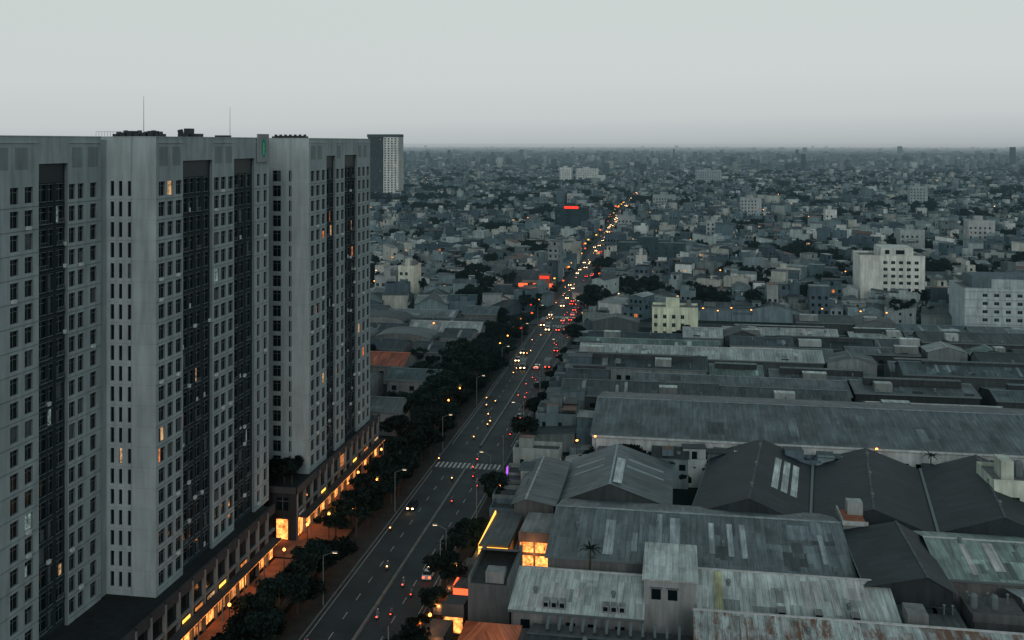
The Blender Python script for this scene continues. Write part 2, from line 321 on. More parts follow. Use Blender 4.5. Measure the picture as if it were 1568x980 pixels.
# ------------------------------------------------------------------ apartment towers
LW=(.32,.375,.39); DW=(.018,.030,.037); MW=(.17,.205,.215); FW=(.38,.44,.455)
rows=[(11.3+3.18*i,11.3+3.18*i+2.2) for i in range(20)]
def tower(x,y0,y1,xw,sections,frontcols,top=80.8,litf=1.0):
    b=B(); zt=77.0; n0=(1,0)
    for (s0,s1,kind,cols) in sections:
        W=s1-s0
        if kind=='l':
            facade(b,(x,y0+s0),(0,1),n0,W,10,top,cols,rows,'tower_wall',LW,.3,lit=.022*litf,curt=.14,reveal=MW)
            b.box(x+.004,x+.12,y0+s0+.25,y0+s1-.25,79.9,80.15,'tower_wall',(.4,.44,.45))
            for k in range(max(1,int(W/4))):
                yy=y0+s0+1+4*k
                b.face(((x+.01,yy,76.3),(x+.01,yy+2.6,76.3),(x+.01,yy+2.6,79.3),(x+.01,yy,79.3)),'tower_wall',(.22,.26,.27))
            for i,(r0,r1) in enumerate(rows):
                b.box(x+.003,x+.05,y0+s0,y0+s1,r0-.55,r0-.47,'tower_wall',MW)
                for (c0,c1) in cols:
                    if R()<.1:
                        yy=y0+s0+c0+.2; b.box(x+.003,x+.35,yy,yy+.75,r0-.45,r0+.05,'frame_white')
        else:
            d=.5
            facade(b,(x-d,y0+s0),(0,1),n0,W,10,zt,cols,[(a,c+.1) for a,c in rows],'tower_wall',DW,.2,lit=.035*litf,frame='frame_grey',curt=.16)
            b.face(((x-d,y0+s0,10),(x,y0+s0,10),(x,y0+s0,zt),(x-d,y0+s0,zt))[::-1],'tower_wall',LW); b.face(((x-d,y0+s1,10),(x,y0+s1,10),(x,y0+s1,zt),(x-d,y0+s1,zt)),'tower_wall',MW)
            b.box(x-d,x,y0+s0,y0+s1,zt,top,'tower_wall',LW,bottom=True)
            b.face(((x-d+.01,y0+s0+.3,74.3),(x-d+.01,y0+s1-.3,74.3),(x-d+.01,y0+s1-.3,76.9),(x-d+.01,y0+s0+.3,76.9)),'metal_dark')
            for (r0,r1) in rows:
                b.box(x-d+.003,x-d+.1,y0+s0+.05,y0+s1-.05,r0-.6,r0-.5,'tower_wall',(.045,.058,.066))
                for k,(c0,c1) in enumerate(cols):
                    yc0=y0+s0+c0; yc1=y0+s0+c1
                    for (a,c,zz0,zz1) in((yc0-.1,yc1+.1,r0-.14,r0-.02),(yc0-.1,yc1+.1,r1+.12,r1+.22)): b.box(x-d+.002,x-d+.08,a,c,zz0,zz1,'tower_wall',(.12,.15,.16))
                    if k%2==0 and R()<.35:
                        b.box(x-d+.1,x-.2,yc0-.1,yc1+.1,r0-.12,r0-.02,'frame_grey',bottom=True)
                        b.box(x-.24,x-.2,yc0-.1,yc1+.1,r0+.5,r0+.56,'frame_grey')
                        for t in range(5): b.box(x-.235,x-.205,yc0-.1+t*.35,yc0-.07+t*.35,r0,r0+.5,'frame_grey')
                    if R()<.12:
                        yy=yc1+.12; b.box(x-d+.003,x-d+.35,yy,yy+.7,r0-.3,r0+.25,'frame_white')
                    if R()<.07: b.box(x-d+.12,x-d+.16,yc0,yc0+U(.4,.8),r0,r0+U(.4,.8),'frame_white')
    Wf=x-xw
    facade(b,(xw,y0),(1,0),(0,-1),Wf,10,top,frontcols,[(a,c+.1) for a,c in rows],'tower_wall',FW,.3,lit=.004,curt=.04,reveal=MW)
    for (r0,r1) in rows: b.box(xw+.02,x-.02,y0-.03,y0-.003,r0-.55,r0-.49,'tower_wall',LW)
    b.box(x-4.1,x-3.98,y0-.12,y0-.002,10,top,'tower_wall',LW)
    b.face(((x,y1,10),(xw-10,y1,10),(xw-10,y1,top),(x,y1,top)),'tower_wall',LW)
    b.face(((xw-10,y1,10),(xw-10,y0,10),(xw-10,y0,top),(xw-10,y1,top)),'tower_wall',LW)
    b.face(((xw-10,y0,10),(xw,y0,10),(xw,y0,top),(xw-10,y0,top)),'tower_wall',LW)
    b.face(((xw-10,y0,79.6),(x,y0,79.6),(x,y1,79.6),(xw-10,y1,79.6)),'plaster_wall',MW)
    b.box(x-.35,x+.06,y0-.06,y1+.06,top,top+.12,'tower_wall',(.4,.44,.45)); b.box(xw-10,x-.36,y0-.06,y0+.3,top,top+.12,'tower_wall',(.4,.44,.45))
    for k in range(5):
        yy=y0+3+k*(y1-y0-6)/5
        for (r0,r1) in rows: b.face(((xw-10.03,yy,r0),(xw-10.03,yy+1.5,r0),(xw-10.03,yy+1.5,r1),(xw-10.03,yy,r1))[::-1],'window_glass')
    return b
def cw(a): return [(c,c+wd) for c,wd in a]
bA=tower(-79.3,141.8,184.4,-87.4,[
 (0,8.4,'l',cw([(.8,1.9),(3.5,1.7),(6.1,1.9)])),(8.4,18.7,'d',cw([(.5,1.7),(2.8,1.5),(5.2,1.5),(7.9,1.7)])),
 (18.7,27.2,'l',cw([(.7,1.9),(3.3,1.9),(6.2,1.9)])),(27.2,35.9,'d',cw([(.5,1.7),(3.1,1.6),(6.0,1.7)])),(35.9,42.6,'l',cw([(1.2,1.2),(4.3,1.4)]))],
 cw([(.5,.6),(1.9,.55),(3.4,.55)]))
bA.box(-79.2,-78.9,178.6,183.6,76.2,81.6,'tower_wall',(.30,.33,.33))
for k in range(10):
    a0=2*math.pi*k/10;a1=2*math.pi*(k+1)/10
    bA.face(((-78.88,181.1,78.9),(-78.88,181.1+1.0*math.cos(a0),78.9+1.9*math.sin(a0)),(-78.88,181.1+1.0*math.cos(a1),78.9+1.9*math.sin(a1))),'sign_green')
bA.box(-78.879,-78.86,180.95,181.2,77.6,80.0,'frame_white'); bA.box(-78.879,-78.86,180.6,181.6,78.75,78.9,'frame_white')
for k in range(7):
    xx=-92.8+1.25*k
    bA.box(xx,xx+1.0,152,154,80.9,81.4+.25*(k%3),'metal_dark'); bA.cyl(xx+.55,153,81.4,81.8+.2*(k%2),.42,.36,'metal_dark')
bA.box(-93.5,-84,151.8,154.3,80.5,80.9,'metal_dark')
bA.box(-84.3,-83.4,160,162,80.6,82.4,'metal_dark'); bA.box(-85.7,-82.2,160.5,163,80.6,81.5,'metal_dark')
bA.tube((-86,163,80),(-86.6,163,82.2),.5,.5,'metal_dark')
bA.cyl(-82.6,144,80.5,87.2,.05,.025,'metal_dark'); bA.cyl(-83.4,176,80.5,86.6,.05,.025,'metal_dark')
for k in range(14): bA.cyl(-92+.5*k,146,80.8,81.7,.025,.025,'metal_dark',n=4)
bA.tube((-92,146,81.7),(-85.5,146,81.7),.03,.03,'metal_dark',n=4)
bA.box(-84.5,-82.2,172,174,80.9,81.3,'metal_dark')
bA.obj('apartment_tower')
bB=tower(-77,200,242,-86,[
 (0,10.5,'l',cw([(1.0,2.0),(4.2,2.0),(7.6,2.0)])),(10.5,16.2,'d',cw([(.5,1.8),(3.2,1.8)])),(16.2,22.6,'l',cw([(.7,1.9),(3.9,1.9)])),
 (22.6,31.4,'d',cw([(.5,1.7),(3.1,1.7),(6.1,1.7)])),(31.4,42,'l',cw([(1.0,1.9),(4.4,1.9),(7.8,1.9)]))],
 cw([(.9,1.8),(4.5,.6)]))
for k in range(7): bB.box(-86.6+1.1*k,-85.7+1.1*k,203,205,80.9,81.3+.15*(k%2),'metal_dark'); bB.cyl(-86.1+1.1*k,204,81.3,81.7,.35,.3,'metal_dark')
bB.obj('apartment_tower')
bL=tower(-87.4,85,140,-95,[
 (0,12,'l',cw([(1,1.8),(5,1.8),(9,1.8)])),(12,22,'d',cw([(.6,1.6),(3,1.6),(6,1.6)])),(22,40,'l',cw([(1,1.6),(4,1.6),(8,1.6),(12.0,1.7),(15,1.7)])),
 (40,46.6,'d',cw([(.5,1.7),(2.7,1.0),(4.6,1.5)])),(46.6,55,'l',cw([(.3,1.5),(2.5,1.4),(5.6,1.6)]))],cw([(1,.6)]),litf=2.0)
bL.obj('apartment_tower')
lk=B(); lk.box(-97,-87.6,140,141.8,10,80.4,'tower_wall',LW); lk.box(-95,-86.1,184.4,200,10,80.2,'tower_wall',(.25,.28,.29)); lk.obj('apartment_link_block')
def podium(y0,y1,xe,h=10):
    b=B(); PW=(.18,.205,.21)
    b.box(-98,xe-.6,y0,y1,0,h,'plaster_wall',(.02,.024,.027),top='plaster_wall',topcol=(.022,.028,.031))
    y=y0
    while y<y1-.5:
        b.box(xe-.6,xe,y,y+.45,0,h,'tower_wall',PW)
        ye=min(y+4.2,y1)
        b.box(xe-.5,xe-.1,y+.45,ye,8.9,h+.5,'tower_wall',(.045,.05,.055)); b.box(xe-.5,xe-.05,y+.45,ye,5.6,6.0,'tower_wall',PW)
        m='window_glass' if R()<.85 else 'shop_light_dim'
        b.face(((xe-.55,y+.45,6.0),(xe-.55,ye,6.0),(xe-.55,ye,8.9),(xe-.55,y+.45,8.9)),m)
        m=random.choice(['shop_light_dim','shop_light','shop_light','window_glass','shop_light_dim'])
        b.face(((xe-.55,y+.45,.3),(xe-.55,ye,.3),(xe-.55,ye,3.9),(xe-.55,y+.45,3.9)),m)
        b.box(xe-.54,xe-.45,(y+ye)/2,(y+ye)/2+.12,.3,3.4,'metal_dark')
        if R()<.5: b.box(xe-.04,xe+.04,y+1,y+3.4,4.75,5.25,random.choice(['sign_yellow','frame_white','shop_light_dim','lit_warm','shop_light_dim']))
        y+=4.2
    b.box(xe+.01,xe+1.7,y0+1,y1-1,4.3,4.55,'plaster_wall',(.05,.055,.06),bottom=True)
    b.box(xe+1.6,xe+1.66,y0+1,y1-1,4.2,4.29,'shop_light',bottom=True)
    y=y0+3
    while y<y1-1:
        b.box(xe+1.5,xe+1.68,y,y+.2,.1,4.3,'frame_grey'); y+=8.4
    return b
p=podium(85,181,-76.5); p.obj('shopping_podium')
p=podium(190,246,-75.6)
facade(p,(-98,189.7),(1,0),(0,-1),22.3,0,10,[(3,6),(8,11),(14,16.4),(18,20.6)],[(.3,4.2),(6,8.6)],'plaster_wall',(.035,.04,.045),.25,lit=0,curt=0)
p.face(((-79.9,189.6,.3),(-77.5,189.6,.3),(-77.5,189.6,4.3),(-79.9,189.6,4.3)),'shop_light'); p.face(((-83.9,189.6,.3),(-81.7,189.6,.3),(-81.7,189.6,3.6),(-83.9,189.6,3.6)),'shop_light_dim')
p.box(-98,-75.4,189.2,189.65,9.6,10.8,'tower_wall',(.06,.065,.07)); p.box(-75.6,-75.3,189.2,200,9.6,10.8,'tower_wall',(.06,.065,.07))
p.obj('shopping_podium')
ks=B(); ks.box(-70.6,-65.4,246,250,3.3,3.6,'frame_white',bottom=True); ks.box(-70.2,-65.9,246.3,249.7,.1,3.3,'plaster_wall',(.1,.1,.1)); ks.face(((-70,246.25,.4),(-66.2,246.25,.4),(-66.2,246.25,2.8),(-70,246.25,2.8)),'shop_light_dim'); ks.obj('guard_kiosk')
# ------------------------------------------------------------------ sheds / warehouses
def gable(b,x0,x1,y0,y1,ze,zr,axis='x',rc=(.2,.2,.2),wc=(.25,.25,.25),roof='sheet_roof',oh=.5,win=False,sky=0,vents=0,ridge=True,off=.5,patch=0):
    b.box(x0,x1,y0,y1,0,ze-.01,'plaster_wall',wc,top='metal_dark')
    sk=tuple(min(.62,c*1.8+.16) for c in rc)
    if axis=='x':
        ym=y0+(y1-y0)*off; s1=(zr-ze)/(ym-y0); s2=(zr-ze)/(y1-ym); zf=ze-s1*oh; zb=ze-s2*oh
        b.face(((x0-oh,y0-oh,zf),(x1+oh,y0-oh,zf),(x1+oh,ym,zr),(x0-oh,ym,zr)),roof,rc)
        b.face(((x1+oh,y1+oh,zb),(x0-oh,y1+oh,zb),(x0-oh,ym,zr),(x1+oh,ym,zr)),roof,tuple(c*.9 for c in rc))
        for xx in(x0,x1): b.face(((xx,y0,ze-.01),(xx,y1,ze-.01),(xx,ym,zr-.06)),'plaster_wall',wc)
        b.box(x0-oh,x1+oh,y0-oh-.12,y0-oh-.02,zf-.35,zf+.03,'frame_grey')
        if ridge: b.box(x0-oh,x1+oh,ym-.25,ym+.25,zr-.02,zr+.1,'plaster_wall',tuple(min(.6,c*1.6+.04) for c in rc))
        def strip(xx,wd,a,c,col,h=.03):
            b.face(((xx,y0+(ym-y0)*a,ze+(zr-ze)*a+h),(xx+wd,y0+(ym-y0)*a,ze+(zr-ze)*a+h),(xx+wd,y0+(ym-y0)*c,ze+(zr-ze)*c+h),(xx,y0+(ym-y0)*c,ze+(zr-ze)*c+h)),roof,col)
        for k in range(sky): strip(U(x0+1,x1-2),random.choice([.9,1.0,1.8]),U(.05,.25),U(.7,.95),sk,.06+.002*k)
        for k in range(patch):
            a=U(0,.6); fk=random.choice([.5,.65,1.3,1.5,.8]); strip(U(x0+1,x1-5),random.choice([1,2,3,4]),a,min(.97,a+U(.2,.5)),tuple(min(.66,c*fk) for c in rc),.012+.0015*k)
        for k in range(vents):
            xx=x0+(x1-x0)*(k+.5+U(-.2,.2))/vents; a=U(.1,.9); zz=ze+(zr-ze)*a; yy=y0+(ym-y0)*a
            b.cyl(xx,yy,zz-.2,zz+.5,.28,.28,'frame_grey'); b.globe((xx,yy,zz+.7),.42,'frame_grey',n=6,m=4)
        if win:
            x=x0+1.5
            while x<x1-2:
                if R()<.8: b.box(x,x+1.5,y0-.06,y0-.004,ze*.45,ze*.45+1.4,'window_glass'); b.box(x-.1,x+1.6,y0-.16,y0-.003,ze*.45-.15,ze*.45-.02,'frame_grey')
                x+=U(2.6,4.5)
    else:
        xm=x0+(x1-x0)*off; s1=(zr-ze)/(xm-x0); zf=ze-s1*oh; zb=ze-(zr-ze)/(x1-xm)*oh
        b.face(((x0-oh,y1+oh,zf),(x0-oh,y0-oh,zf),(xm,y0-oh,zr),(xm,y1+oh,zr)),roof,rc)
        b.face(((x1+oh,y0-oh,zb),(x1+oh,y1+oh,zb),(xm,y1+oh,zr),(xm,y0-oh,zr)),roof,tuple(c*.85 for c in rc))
        for yy in(y0,y1): b.face(((x0,yy,ze-.01),(x1,yy,ze-.01),(xm,yy,zr-.06)),'plaster_wall',wc)
        if ridge: b.box(xm-.2,xm+.2,y0-oh,y1+oh,zr-.02,zr+.1,'plaster_wall',tuple(min(.6,c*1.7+.08) for c in rc))
        b.box(x0-oh-.12,x0-oh-.02,y0-oh,y1+oh,zf-.3,zf+.03,'frame_grey'); b.box(x1+oh+.02,x1+oh+.12,y0-oh,y1+oh,zb-.3,zb+.03,'frame_grey')
        for k in range(sky):
            yy=U(y0+1,y1-2); a=U(.08,.25);c=U(.75,.95); h=.04+.002*k
            for (xa,xb) in((x0,xm),(x1,xm)):
                b.face(((xa+(xb-xa)*a,yy,ze+(zr-ze)*a+h),(xa+(xb-xa)*a,yy+1,ze+(zr-ze)*a+h),(xa+(xb-xa)*c,yy+1,ze+(zr-ze)*c+h),(xa+(xb-xa)*c,yy,ze+(zr-ze)*c+h)),roof,sk)
        for k in range(vents):
            yy=y0+(y1-y0)*(k+.5)/vents; b.cyl(xm,yy,zr,zr+.5,.28,.28,'frame_grey'); b.globe((xm,yy,zr+.7),.42,'frame_grey',n=6,m=4)
def barrel(b,x0,x1,y0,y1,ze,rise,rc,wc):
    b.box(x0,x1,y0,y1,0,ze,'plaster_wall',wc,top='metal_dark'); n=10; hw=(x1-x0)/2; xm=(x0+x1)/2
    P=[(xm-hw*math.cos(math.pi*k/n)*1.04,ze+rise*math.sin(math.pi*k/n)**.8) for k in range(n+1)]
    for a,c in zip(P,P[1:]): b.face(((a[0],y1,a[1]),(a[0],y0-.4,a[1]),(c[0],y0-.4,c[1]),(c[0],y1,c[1])),'sheet_roof',rc,uo=3)
    b.face([(q[0],y0,q[1]-.08) for q in P][::-1],'plaster_wall',wc); b.face([(q[0],y1,q[1]-.08) for q in P],'plaster_wall',wc)
def dormer(b,x,y,z,w=1.6,d=2.2,h=1.3):
    b.box(x,x+w,y,y+d,z-.6,z+h,'plaster_wall',(.3,.32,.32),top='sheet_roof',topcol=(.3,.31,.31))
    b.box(x+.15,x+w-.15,y-.05,y-.004,z+.1,z+h-.15,'window_glass')
def clutter(b,x0,x1,y,z,n):
    for k in range(n):
        x=U(x0,x1); t=R()
        if t<.4: b.box(x,x+.9,y,y+.7,z,z+.8,'frame_grey')
        elif t<.7: b.cyl(x,y,z,z+1.4,.15,.15,'frame_grey'); b.cyl(x,y,z+1.4,z+1.6,.3,.1,'frame_grey')
        else: b.box(x,x+U(1,3),y,y+U(.8,1.5),z,z+.4,'metal_dark')
WHT=(.66,.74,.72); GR=(.19,.235,.25)
b=B(); gable(b,2.5,75,136,155,7,9.2,'x',(.62,.70,.69),(.2,.2,.2),'rusty_roof',sky=22,vents=3,off=.92,patch=30); b.obj('warehouse')
b=B(); gable(b,-22,1.8,138,153.5,5.0,6.6,'x',(.04,.052,.06),(.1,.11,.11),sky=2,vents=2,off=.6,patch=5)
for k in range(12): b.box(-20+k*1.8,-19.6+k*1.8,150,153,6.0,6.7,'frame_grey')
b.obj('warehouse')
b=B(); b.place(-28.5,148.2)
b.box(-4,4,-4,4,0,5,'plaster_wall',(.25,.23,.2))
for pts in(((-4.5,-4.5,5),(4.5,-4.5,5),(1.5,0,7.2),(-1.5,0,7.2)),((4.5,4.5,5),(-4.5,4.5,5),(-1.5,0,7.2),(1.5,0,7.2)),((4.5,-4.5,5),(4.5,4.5,5),(1.5,0,7.2)),((-4.5,4.5,5),(-4.5,-4.5,5),(-1.5,0,7.2))): b.face(pts,'sheet_roof',(.80,.21,.09))
b.obj('tiled_roof_house')
b=B(); gable(b,-26.5,-5.9,157,173,5.6,7.4,'x',WHT,(.3,.31,.31),win=True,vents=2,off=.7,patch=7)
for x in(-21.5,-20.2,-18.9,-12,-10.7,-9.4): dormer(b,x,157.4,5.9,1.0,1.6,.9)
b.obj('warehouse')
b=B(); b.box(-5.6,2.7,160.7,175,0,10,'plaster_wall',(.36,.38,.38),top='sheet_roof',topcol=WHT)
b.box(-5.9,3,160.4,175.3,10.003,10.25,'plaster_wall',(.42,.44,.44),top='sheet_roof',topcol=WHT)
for x in(-4.4,-1.8): b.box(x,x+1.5,160.6,160.69,7,8.7,'window_glass'); b.box(x-.2,x+1.7,160.3,160.69,8.8,8.95,'frame_grey')
b.obj('two_storey_workshop')
b=B(); gable(b,3.2,33,157,174,6.2,8.6,'x',WHT,(.3,.31,.31),win=True,sky=3,vents=2,off=.75,patch=9)
for x in(15,20.5,26): dormer(b,x,158.4,6.6,1.3,1.8,1.0)
b.face(((5.5,158,6.52),(6.9,158,6.52),(6.9,169,8.6),(5.5,169,8.6)),'sheet_roof',(.6,.6,.35)); b.obj('warehouse')
b=B(); gable(b,-23,29,175,203,7.0,9.6,'x',GR,(.2,.21,.21),sky=7,vents=4,off=.6,patch=18); clutter(b,-22,28,175.5,7.1,7)
b.obj('warehouse')
b=B(); gable(b,-24,-2,205,232,6,10,'y',(.19,.24,.26),(.07,.085,.09),sky=2,off=.45); b.face(((-13.5,206,10.03),(-11.7,206,9.72),(-11.7,222,9.72),(-13.5,222,10.03)),'sheet_roof',(.6,.66,.66)); b.obj('warehouse')
b=B(); gable(b,-33,-25,199,226,7,8,'y',(.2,.235,.245),(.12,.13,.13),off=.3); b.obj('warehouse')
b=B(); b.place(36,216,math.radians(-8))
for k,(xc,hw) in enumerate(((-20,11.5),(3,11.5),(26,11.5),(49,11.5))):
    gable(b,xc-hw,xc+hw-.05*k,-20+2*k,21+k,6.4+.03*k,10.6-.3*(k%2),'y',(.022,.038,.050),(.04,.052,.06),vents=3,off=.5,oh=.0)
    b.box(xc+hw-.35,xc+hw+.2,-20+2*k,21+k,6.5+.03*k,6.8,'frame_grey')
for x in(-16.5,-14.6,-12.7): 
    a=(x+20)/11.5; z=10.6-4.2*a; a2=(x+1.3+20)/11.5; z2=10.6-4.2*a2
    b.face(((x,-8,z+.06),(x+1.3,-8,z2+.06),(x+1.3,12,z2+.06),(x,12,z+.06)),'sheet_roof',(.66,.74,.74))
b.obj('factory_hall')
b=B(); gable(b,-21,140,243,284,9,12.4,'x',(.15,.188,.205),(.62,.68,.68),win=True,sky=0,vents=10,off=.52,patch=10); b.box(-21,140,242.2,242.45,8.3,8.75,'plaster_wall',(.6,.66,.66)); b.obj('warehouse')
b=B(); gable(b,30,43,168,191,8.5,10.6,'y',(.032,.046,.056),(.04,.05,.055),off=.7,sky=0); b.obj('warehouse')
b=B(); gable(b,43.5,75,176,196,7.4,9.4,'x',(.33,.44,.41),(.2,.2,.2),vents=3,off=.6,sky=4,patch=8); b.obj('warehouse')
b=B(); b.box(44,52,160,168,0,8,'plaster_wall',(.1,.105,.11),top='plaster_wall',topcol=(.12,.12,.12)); b.box(43.7,52.3,159.7,160.1,7.6,8.9,'plaster_wall',(.12,.13,.13))
for x in(45,48): b.cyl(x,164,8,9.6,.6,.6,'frame_grey'); b.globe((x,164,9.6),.6,'frame_grey')
clutter(b,44,51,166,8,5); b.obj('concrete_workshop')
b=B(); b.box(33.5,43,157,166.5,0,6.5,'plaster_wall',(.12,.125,.13),top='sheet_roof',topcol=(.1,.12,.12)); b.box(34,37,158,162,6.5,8.8,'plaster_wall',(.25,.26,.26)); clutter(b,37,42,164,6.5,4); b.obj('concrete_workshop')
b=B(); b.box(29.8,34.2,191.6,199.5,0,9.3,'plaster_wall',(.25,.28,.28),top='plaster_wall',topcol=(.38,.15,.09)); b.box(29.7,34.3,191.4,191.6,9.3,10.1,'plaster_wall',(.5,.54,.54)); b.box(29.7,30,191.6,199.5,9.3,10.1,'plaster_wall',(.4,.43,.43)); b.box(31.5,34.3,197,199.6,9.3,11.6,'plaster_wall',(.4,.43,.43)); b.obj('terrace_house')
b=B(); gable(b,53,90,158,174,7,9,'x',(.3,.35,.35),(.2,.2,.2),vents=3,sky=5,patch=6); b.obj('warehouse')
# ------------------------------------------------------------------ houses
WALLS=[(.40,.47,.47),(.68,.74,.72),(.28,.345,.36),(.17,.24,.265),(.11,.162,.19),(.34,.385,.375),(.08,.12,.148),(.17,.21,.215),(.52,.54,.49),(.06,.09,.106),(.21,.29,.315),(.10,.16,.185)]
ROOFS=[(.07,.092,.104),(.12,.155,.168),(.19,.24,.25),(.04,.055,.064),(.31,.36,.365),(.028,.039,.048),(.095,.125,.138),(.2,.11,.08),(.06,.108,.122),(.45,.51,.51),(.075,.102,.114)]
def jit(c,a=.15):
    k=U(1-a,1+a); return tuple(x*k for x in c)
def house(b,x,y,w,d,h,rot,wc=None,rc=None,lit=.03):
    b.place(x,y,rot); wc=wc or jit(random.choice(WALLS)); rc=rc or jit(random.choice(ROOFS))
    x0,x1,y0,y1=-w/2,w/2,-d/2,d/2; style=R()
    b.box(x0,x1,y0,y1,0,h,'plaster_wall',wc,top='plaster_wall',topcol=(.09,.105,.11))
    if style<.45:
        t=.18; ph=U(.6,1.1)
        b.box(x0-.03,x1+.03,y0-.03,y0+t,h+.003,h+ph,'plaster_wall',wc); b.box(x0-.03,x1+.03,y1-t,y1+.03,h+.003,h+ph,'plaster_wall',wc)
        b.box(x0-.03,x0+t,y0+t,y1-t,h+.003,h+ph,'plaster_wall',wc); b.box(x1-t,x1+.03,y0+t,y1-t,h+.003,h+ph,'plaster_wall',wc)
        sh=U(2.2,3); sy=U(y0+1,y1-4.2) if d>6 else y0+.6
        b.box(x0+.3,x0+w*.55,sy,sy+3.2,h+.003,h+sh,'plaster_wall',jit(wc),top='sheet_roof',topcol=rc)
        if R()<.6: b.cyl(x1-1.2,sy+1,h+.8,h+2.1,.5,.5,'frame_white' if R()<.4 else 'frame_grey'); b.box(x1-1.7,x1-.7,sy+.6,sy+1.5,h+.003,h+.8,'metal_dark')
        if R()<.35: b.box(x0+.2,x1-.2,y1-4,y1-.3,h+1.9,h+2.0,'sheet_roof',rc)
    elif style<.8:
        hr=h+U(.7,1.6)
        if R()<.5:
            b.face(((x0-.3,y0-.5,h+.02),(x1+.3,y0-.5,h+.02),(x1+.3,y1+.3,hr),(x0-.3,y1+.3,hr)),'sheet_roof',rc)
            b.face(((x1,y0,h),(x1,y1,h),(x1,y1,hr-.05)),'plaster_wall',wc); b.face(((x0,y0,h),(x0,y1,h),(x0,y1,hr-.05)),'plaster_wall',wc); b.face(((x0,y1,h),(x1,y1,h),(x1,y1,hr-.05),(x0,y1,hr-.05)),'plaster_wall',wc)
        else:
            b.face(((x0-.3,y1+.3,h),(x0-.3,y0-.4,h),(0,y0-.4,hr),(0,y1+.3,hr)),'sheet_roof',rc); b.face(((x1+.3,y0-.4,h),(x1+.3,y1+.3,h),(0,y1+.3,hr),(0,y0-.4,hr)),'sheet_roof',rc)
            for yy in(y0,y1): b.face(((x0,yy,h),(x1,yy,h),(0,yy,hr-.1)),'plaster_wall',wc)
    else:
        b.box(x0,x1,y0+d*.35,y1,h+.003,h+3.1,'plaster_wall',wc,top='sheet_roof',topcol=rc)
        b.box(x0-.15,x1+.15,y0+d*.35-.6,y1+.1,h+3.1,h+3.22,'sheet_roof',rc,bottom=True)
        b.box(x0,x1,y0,y0+.12,h+.003,h+.9,'plaster_wall',wc)
        b.box(-.6,.6,y0+d*.35-.05,y0+d*.35-.004,h+.2,h+2.3,'window_glass')
    nf=max(1,int(h/3.2)); nw=max(1,int(w/2.3))
    for side in(-1,1):
        for i in range(nf):
            for k in range(nw):
                if R()<.85:
                    xx=x0+(k+.5)*w/nw; z=i*3.2+1.0; ww=U(.45,.8)
                    m='window_glass' if R()>lit else random.choice(['lit_orange','lit_warm'])
                    yy=y0-.04 if side<0 else y1+.04
                    b.face(((xx-ww,yy,z),(xx+ww,yy,z),(xx+ww,yy,z+1.4),(xx-ww,yy,z+1.4)),m)
            if i>0 and side<0 and R()<.5:
                b.box(x0,x1,y0-.9,y0-.003,i*3.2+.05,i*3.2+.2,'plaster_wall',wc,bottom=True); b.box(x0,x1,y0-.9,y0-.82,i*3.2+.2,i*3.2+.95,'plaster_wall',jit(wc,.3))
    for side in(-1,1):
        if R()<.55:
            for i in range(nf):
                for k in range(max(1,int(d/4.5))):
                    if R()<.5:
                        yy=y0+(k+.5)*4.3; z=i*3.2+1.1; xx=x0-.03 if side<0 else x1+.03
                        if yy<y1-1: b.face(((xx,yy-.45,z),(xx,yy+.45,z),(xx,yy+.45,z+1.2),(xx,yy-.45,z+1.2)),'window_glass')
KEEP=[]
def reserved(x,y,mg=4):
    if abs(x-rx(y))<rhw(y)+mg+1.5: return True
    if 430<y<452 : return True
    for (a,b_,c,d) in KEEP:
        if a-mg<x<b_+mg and c-mg<y<d+mg: return True
    return False
def block(x0,x1,y0,y1,h,col,cols_w=3.0,rowh=3.3,ww=1.4,wh=1.6,roofcol=(.2,.21,.21),lit=.03,blank_left=0,extra=True):
    KEEP.append((x0,x1,y0,y1)); b=B(); W=x1-x0
    nr=int((h-1)/rowh); rws=[(1.1+rowh*i,1.1+rowh*i+wh) for i in range(nr)]
    n=int((W-blank_left-1)/cols_w); cl=[(blank_left+.8+k*cols_w,blank_left+.8+k*cols_w+ww) for k in range(n)]
    facade(b,(x0,y0),(1,0),(0,-1),W,0,h,cl,rws,'plaster_wall',col,.25,lit=lit)
    D=y1-y0; n2=int((D-1)/4); cl2=[(1.2+k*4,2.3+k*4) for k in range(n2)]
    facade(b,(x0,y0),(0,1),(-1,0),D,0,h,[] if blank_left else cl2,rws,'plaster_wall',tuple(c*1.1 for c in col),.25,lit=lit)
    facade(b,(x1,y0),(0,1),(1,0),D,0,h,cl2,rws,'plaster_wall',col,.25,lit=lit)
    b.face(((x1,y1,0),(x0,y1,0),(x0,y1,h),(x1,y1,h)),'plaster_wall',col)
    b.face(((x0,y0,h-.9),(x1,y0,h-.9),(x1,y1,h-.9),(x0,y1,h-.9)),'plaster_wall',roofcol)
    b.box(x0-.1,x1+.1,y0-.1,y0+.2,h,h+.15,'plaster_wall',col)
    if extra:
        b.box(x0+W*.3,x0+W*.6,y0+D*.3,y0+D*.7,h-.89,h+2.8,'plaster_wall',tuple(c*.9 for c in col))
        b.cyl(x0+W*.8,y0+D*.5,h-.8,h+1.6,1,1,'frame_grey'); b.globe((x0+W*.8,y0+D*.5,h+1.6),1,'frame_grey'); b.cyl(x0+W*.8,y0+D*.75,h-.8,h+1.3,1,.9,'frame_grey')
    return b
b=block(87,117,507,528,25,(.80,.82,.76),cols_w=3.6,blank_left=10,ww=1.9,wh=1.5); b.box(97,112,509,526,24.2,28.6,'plaster_wall',(.7,.72,.68)); b.box(99,101,508.9,508.96,25.5,27.5,'window_glass'); b.box(104,108,508.9,508.96,25.5,27.5,'window_glass'); b.box(87,117,506.2,506.9,3.9,4.3,'plaster_wall',(.6,.6,.6)); b.obj('white_office_building')
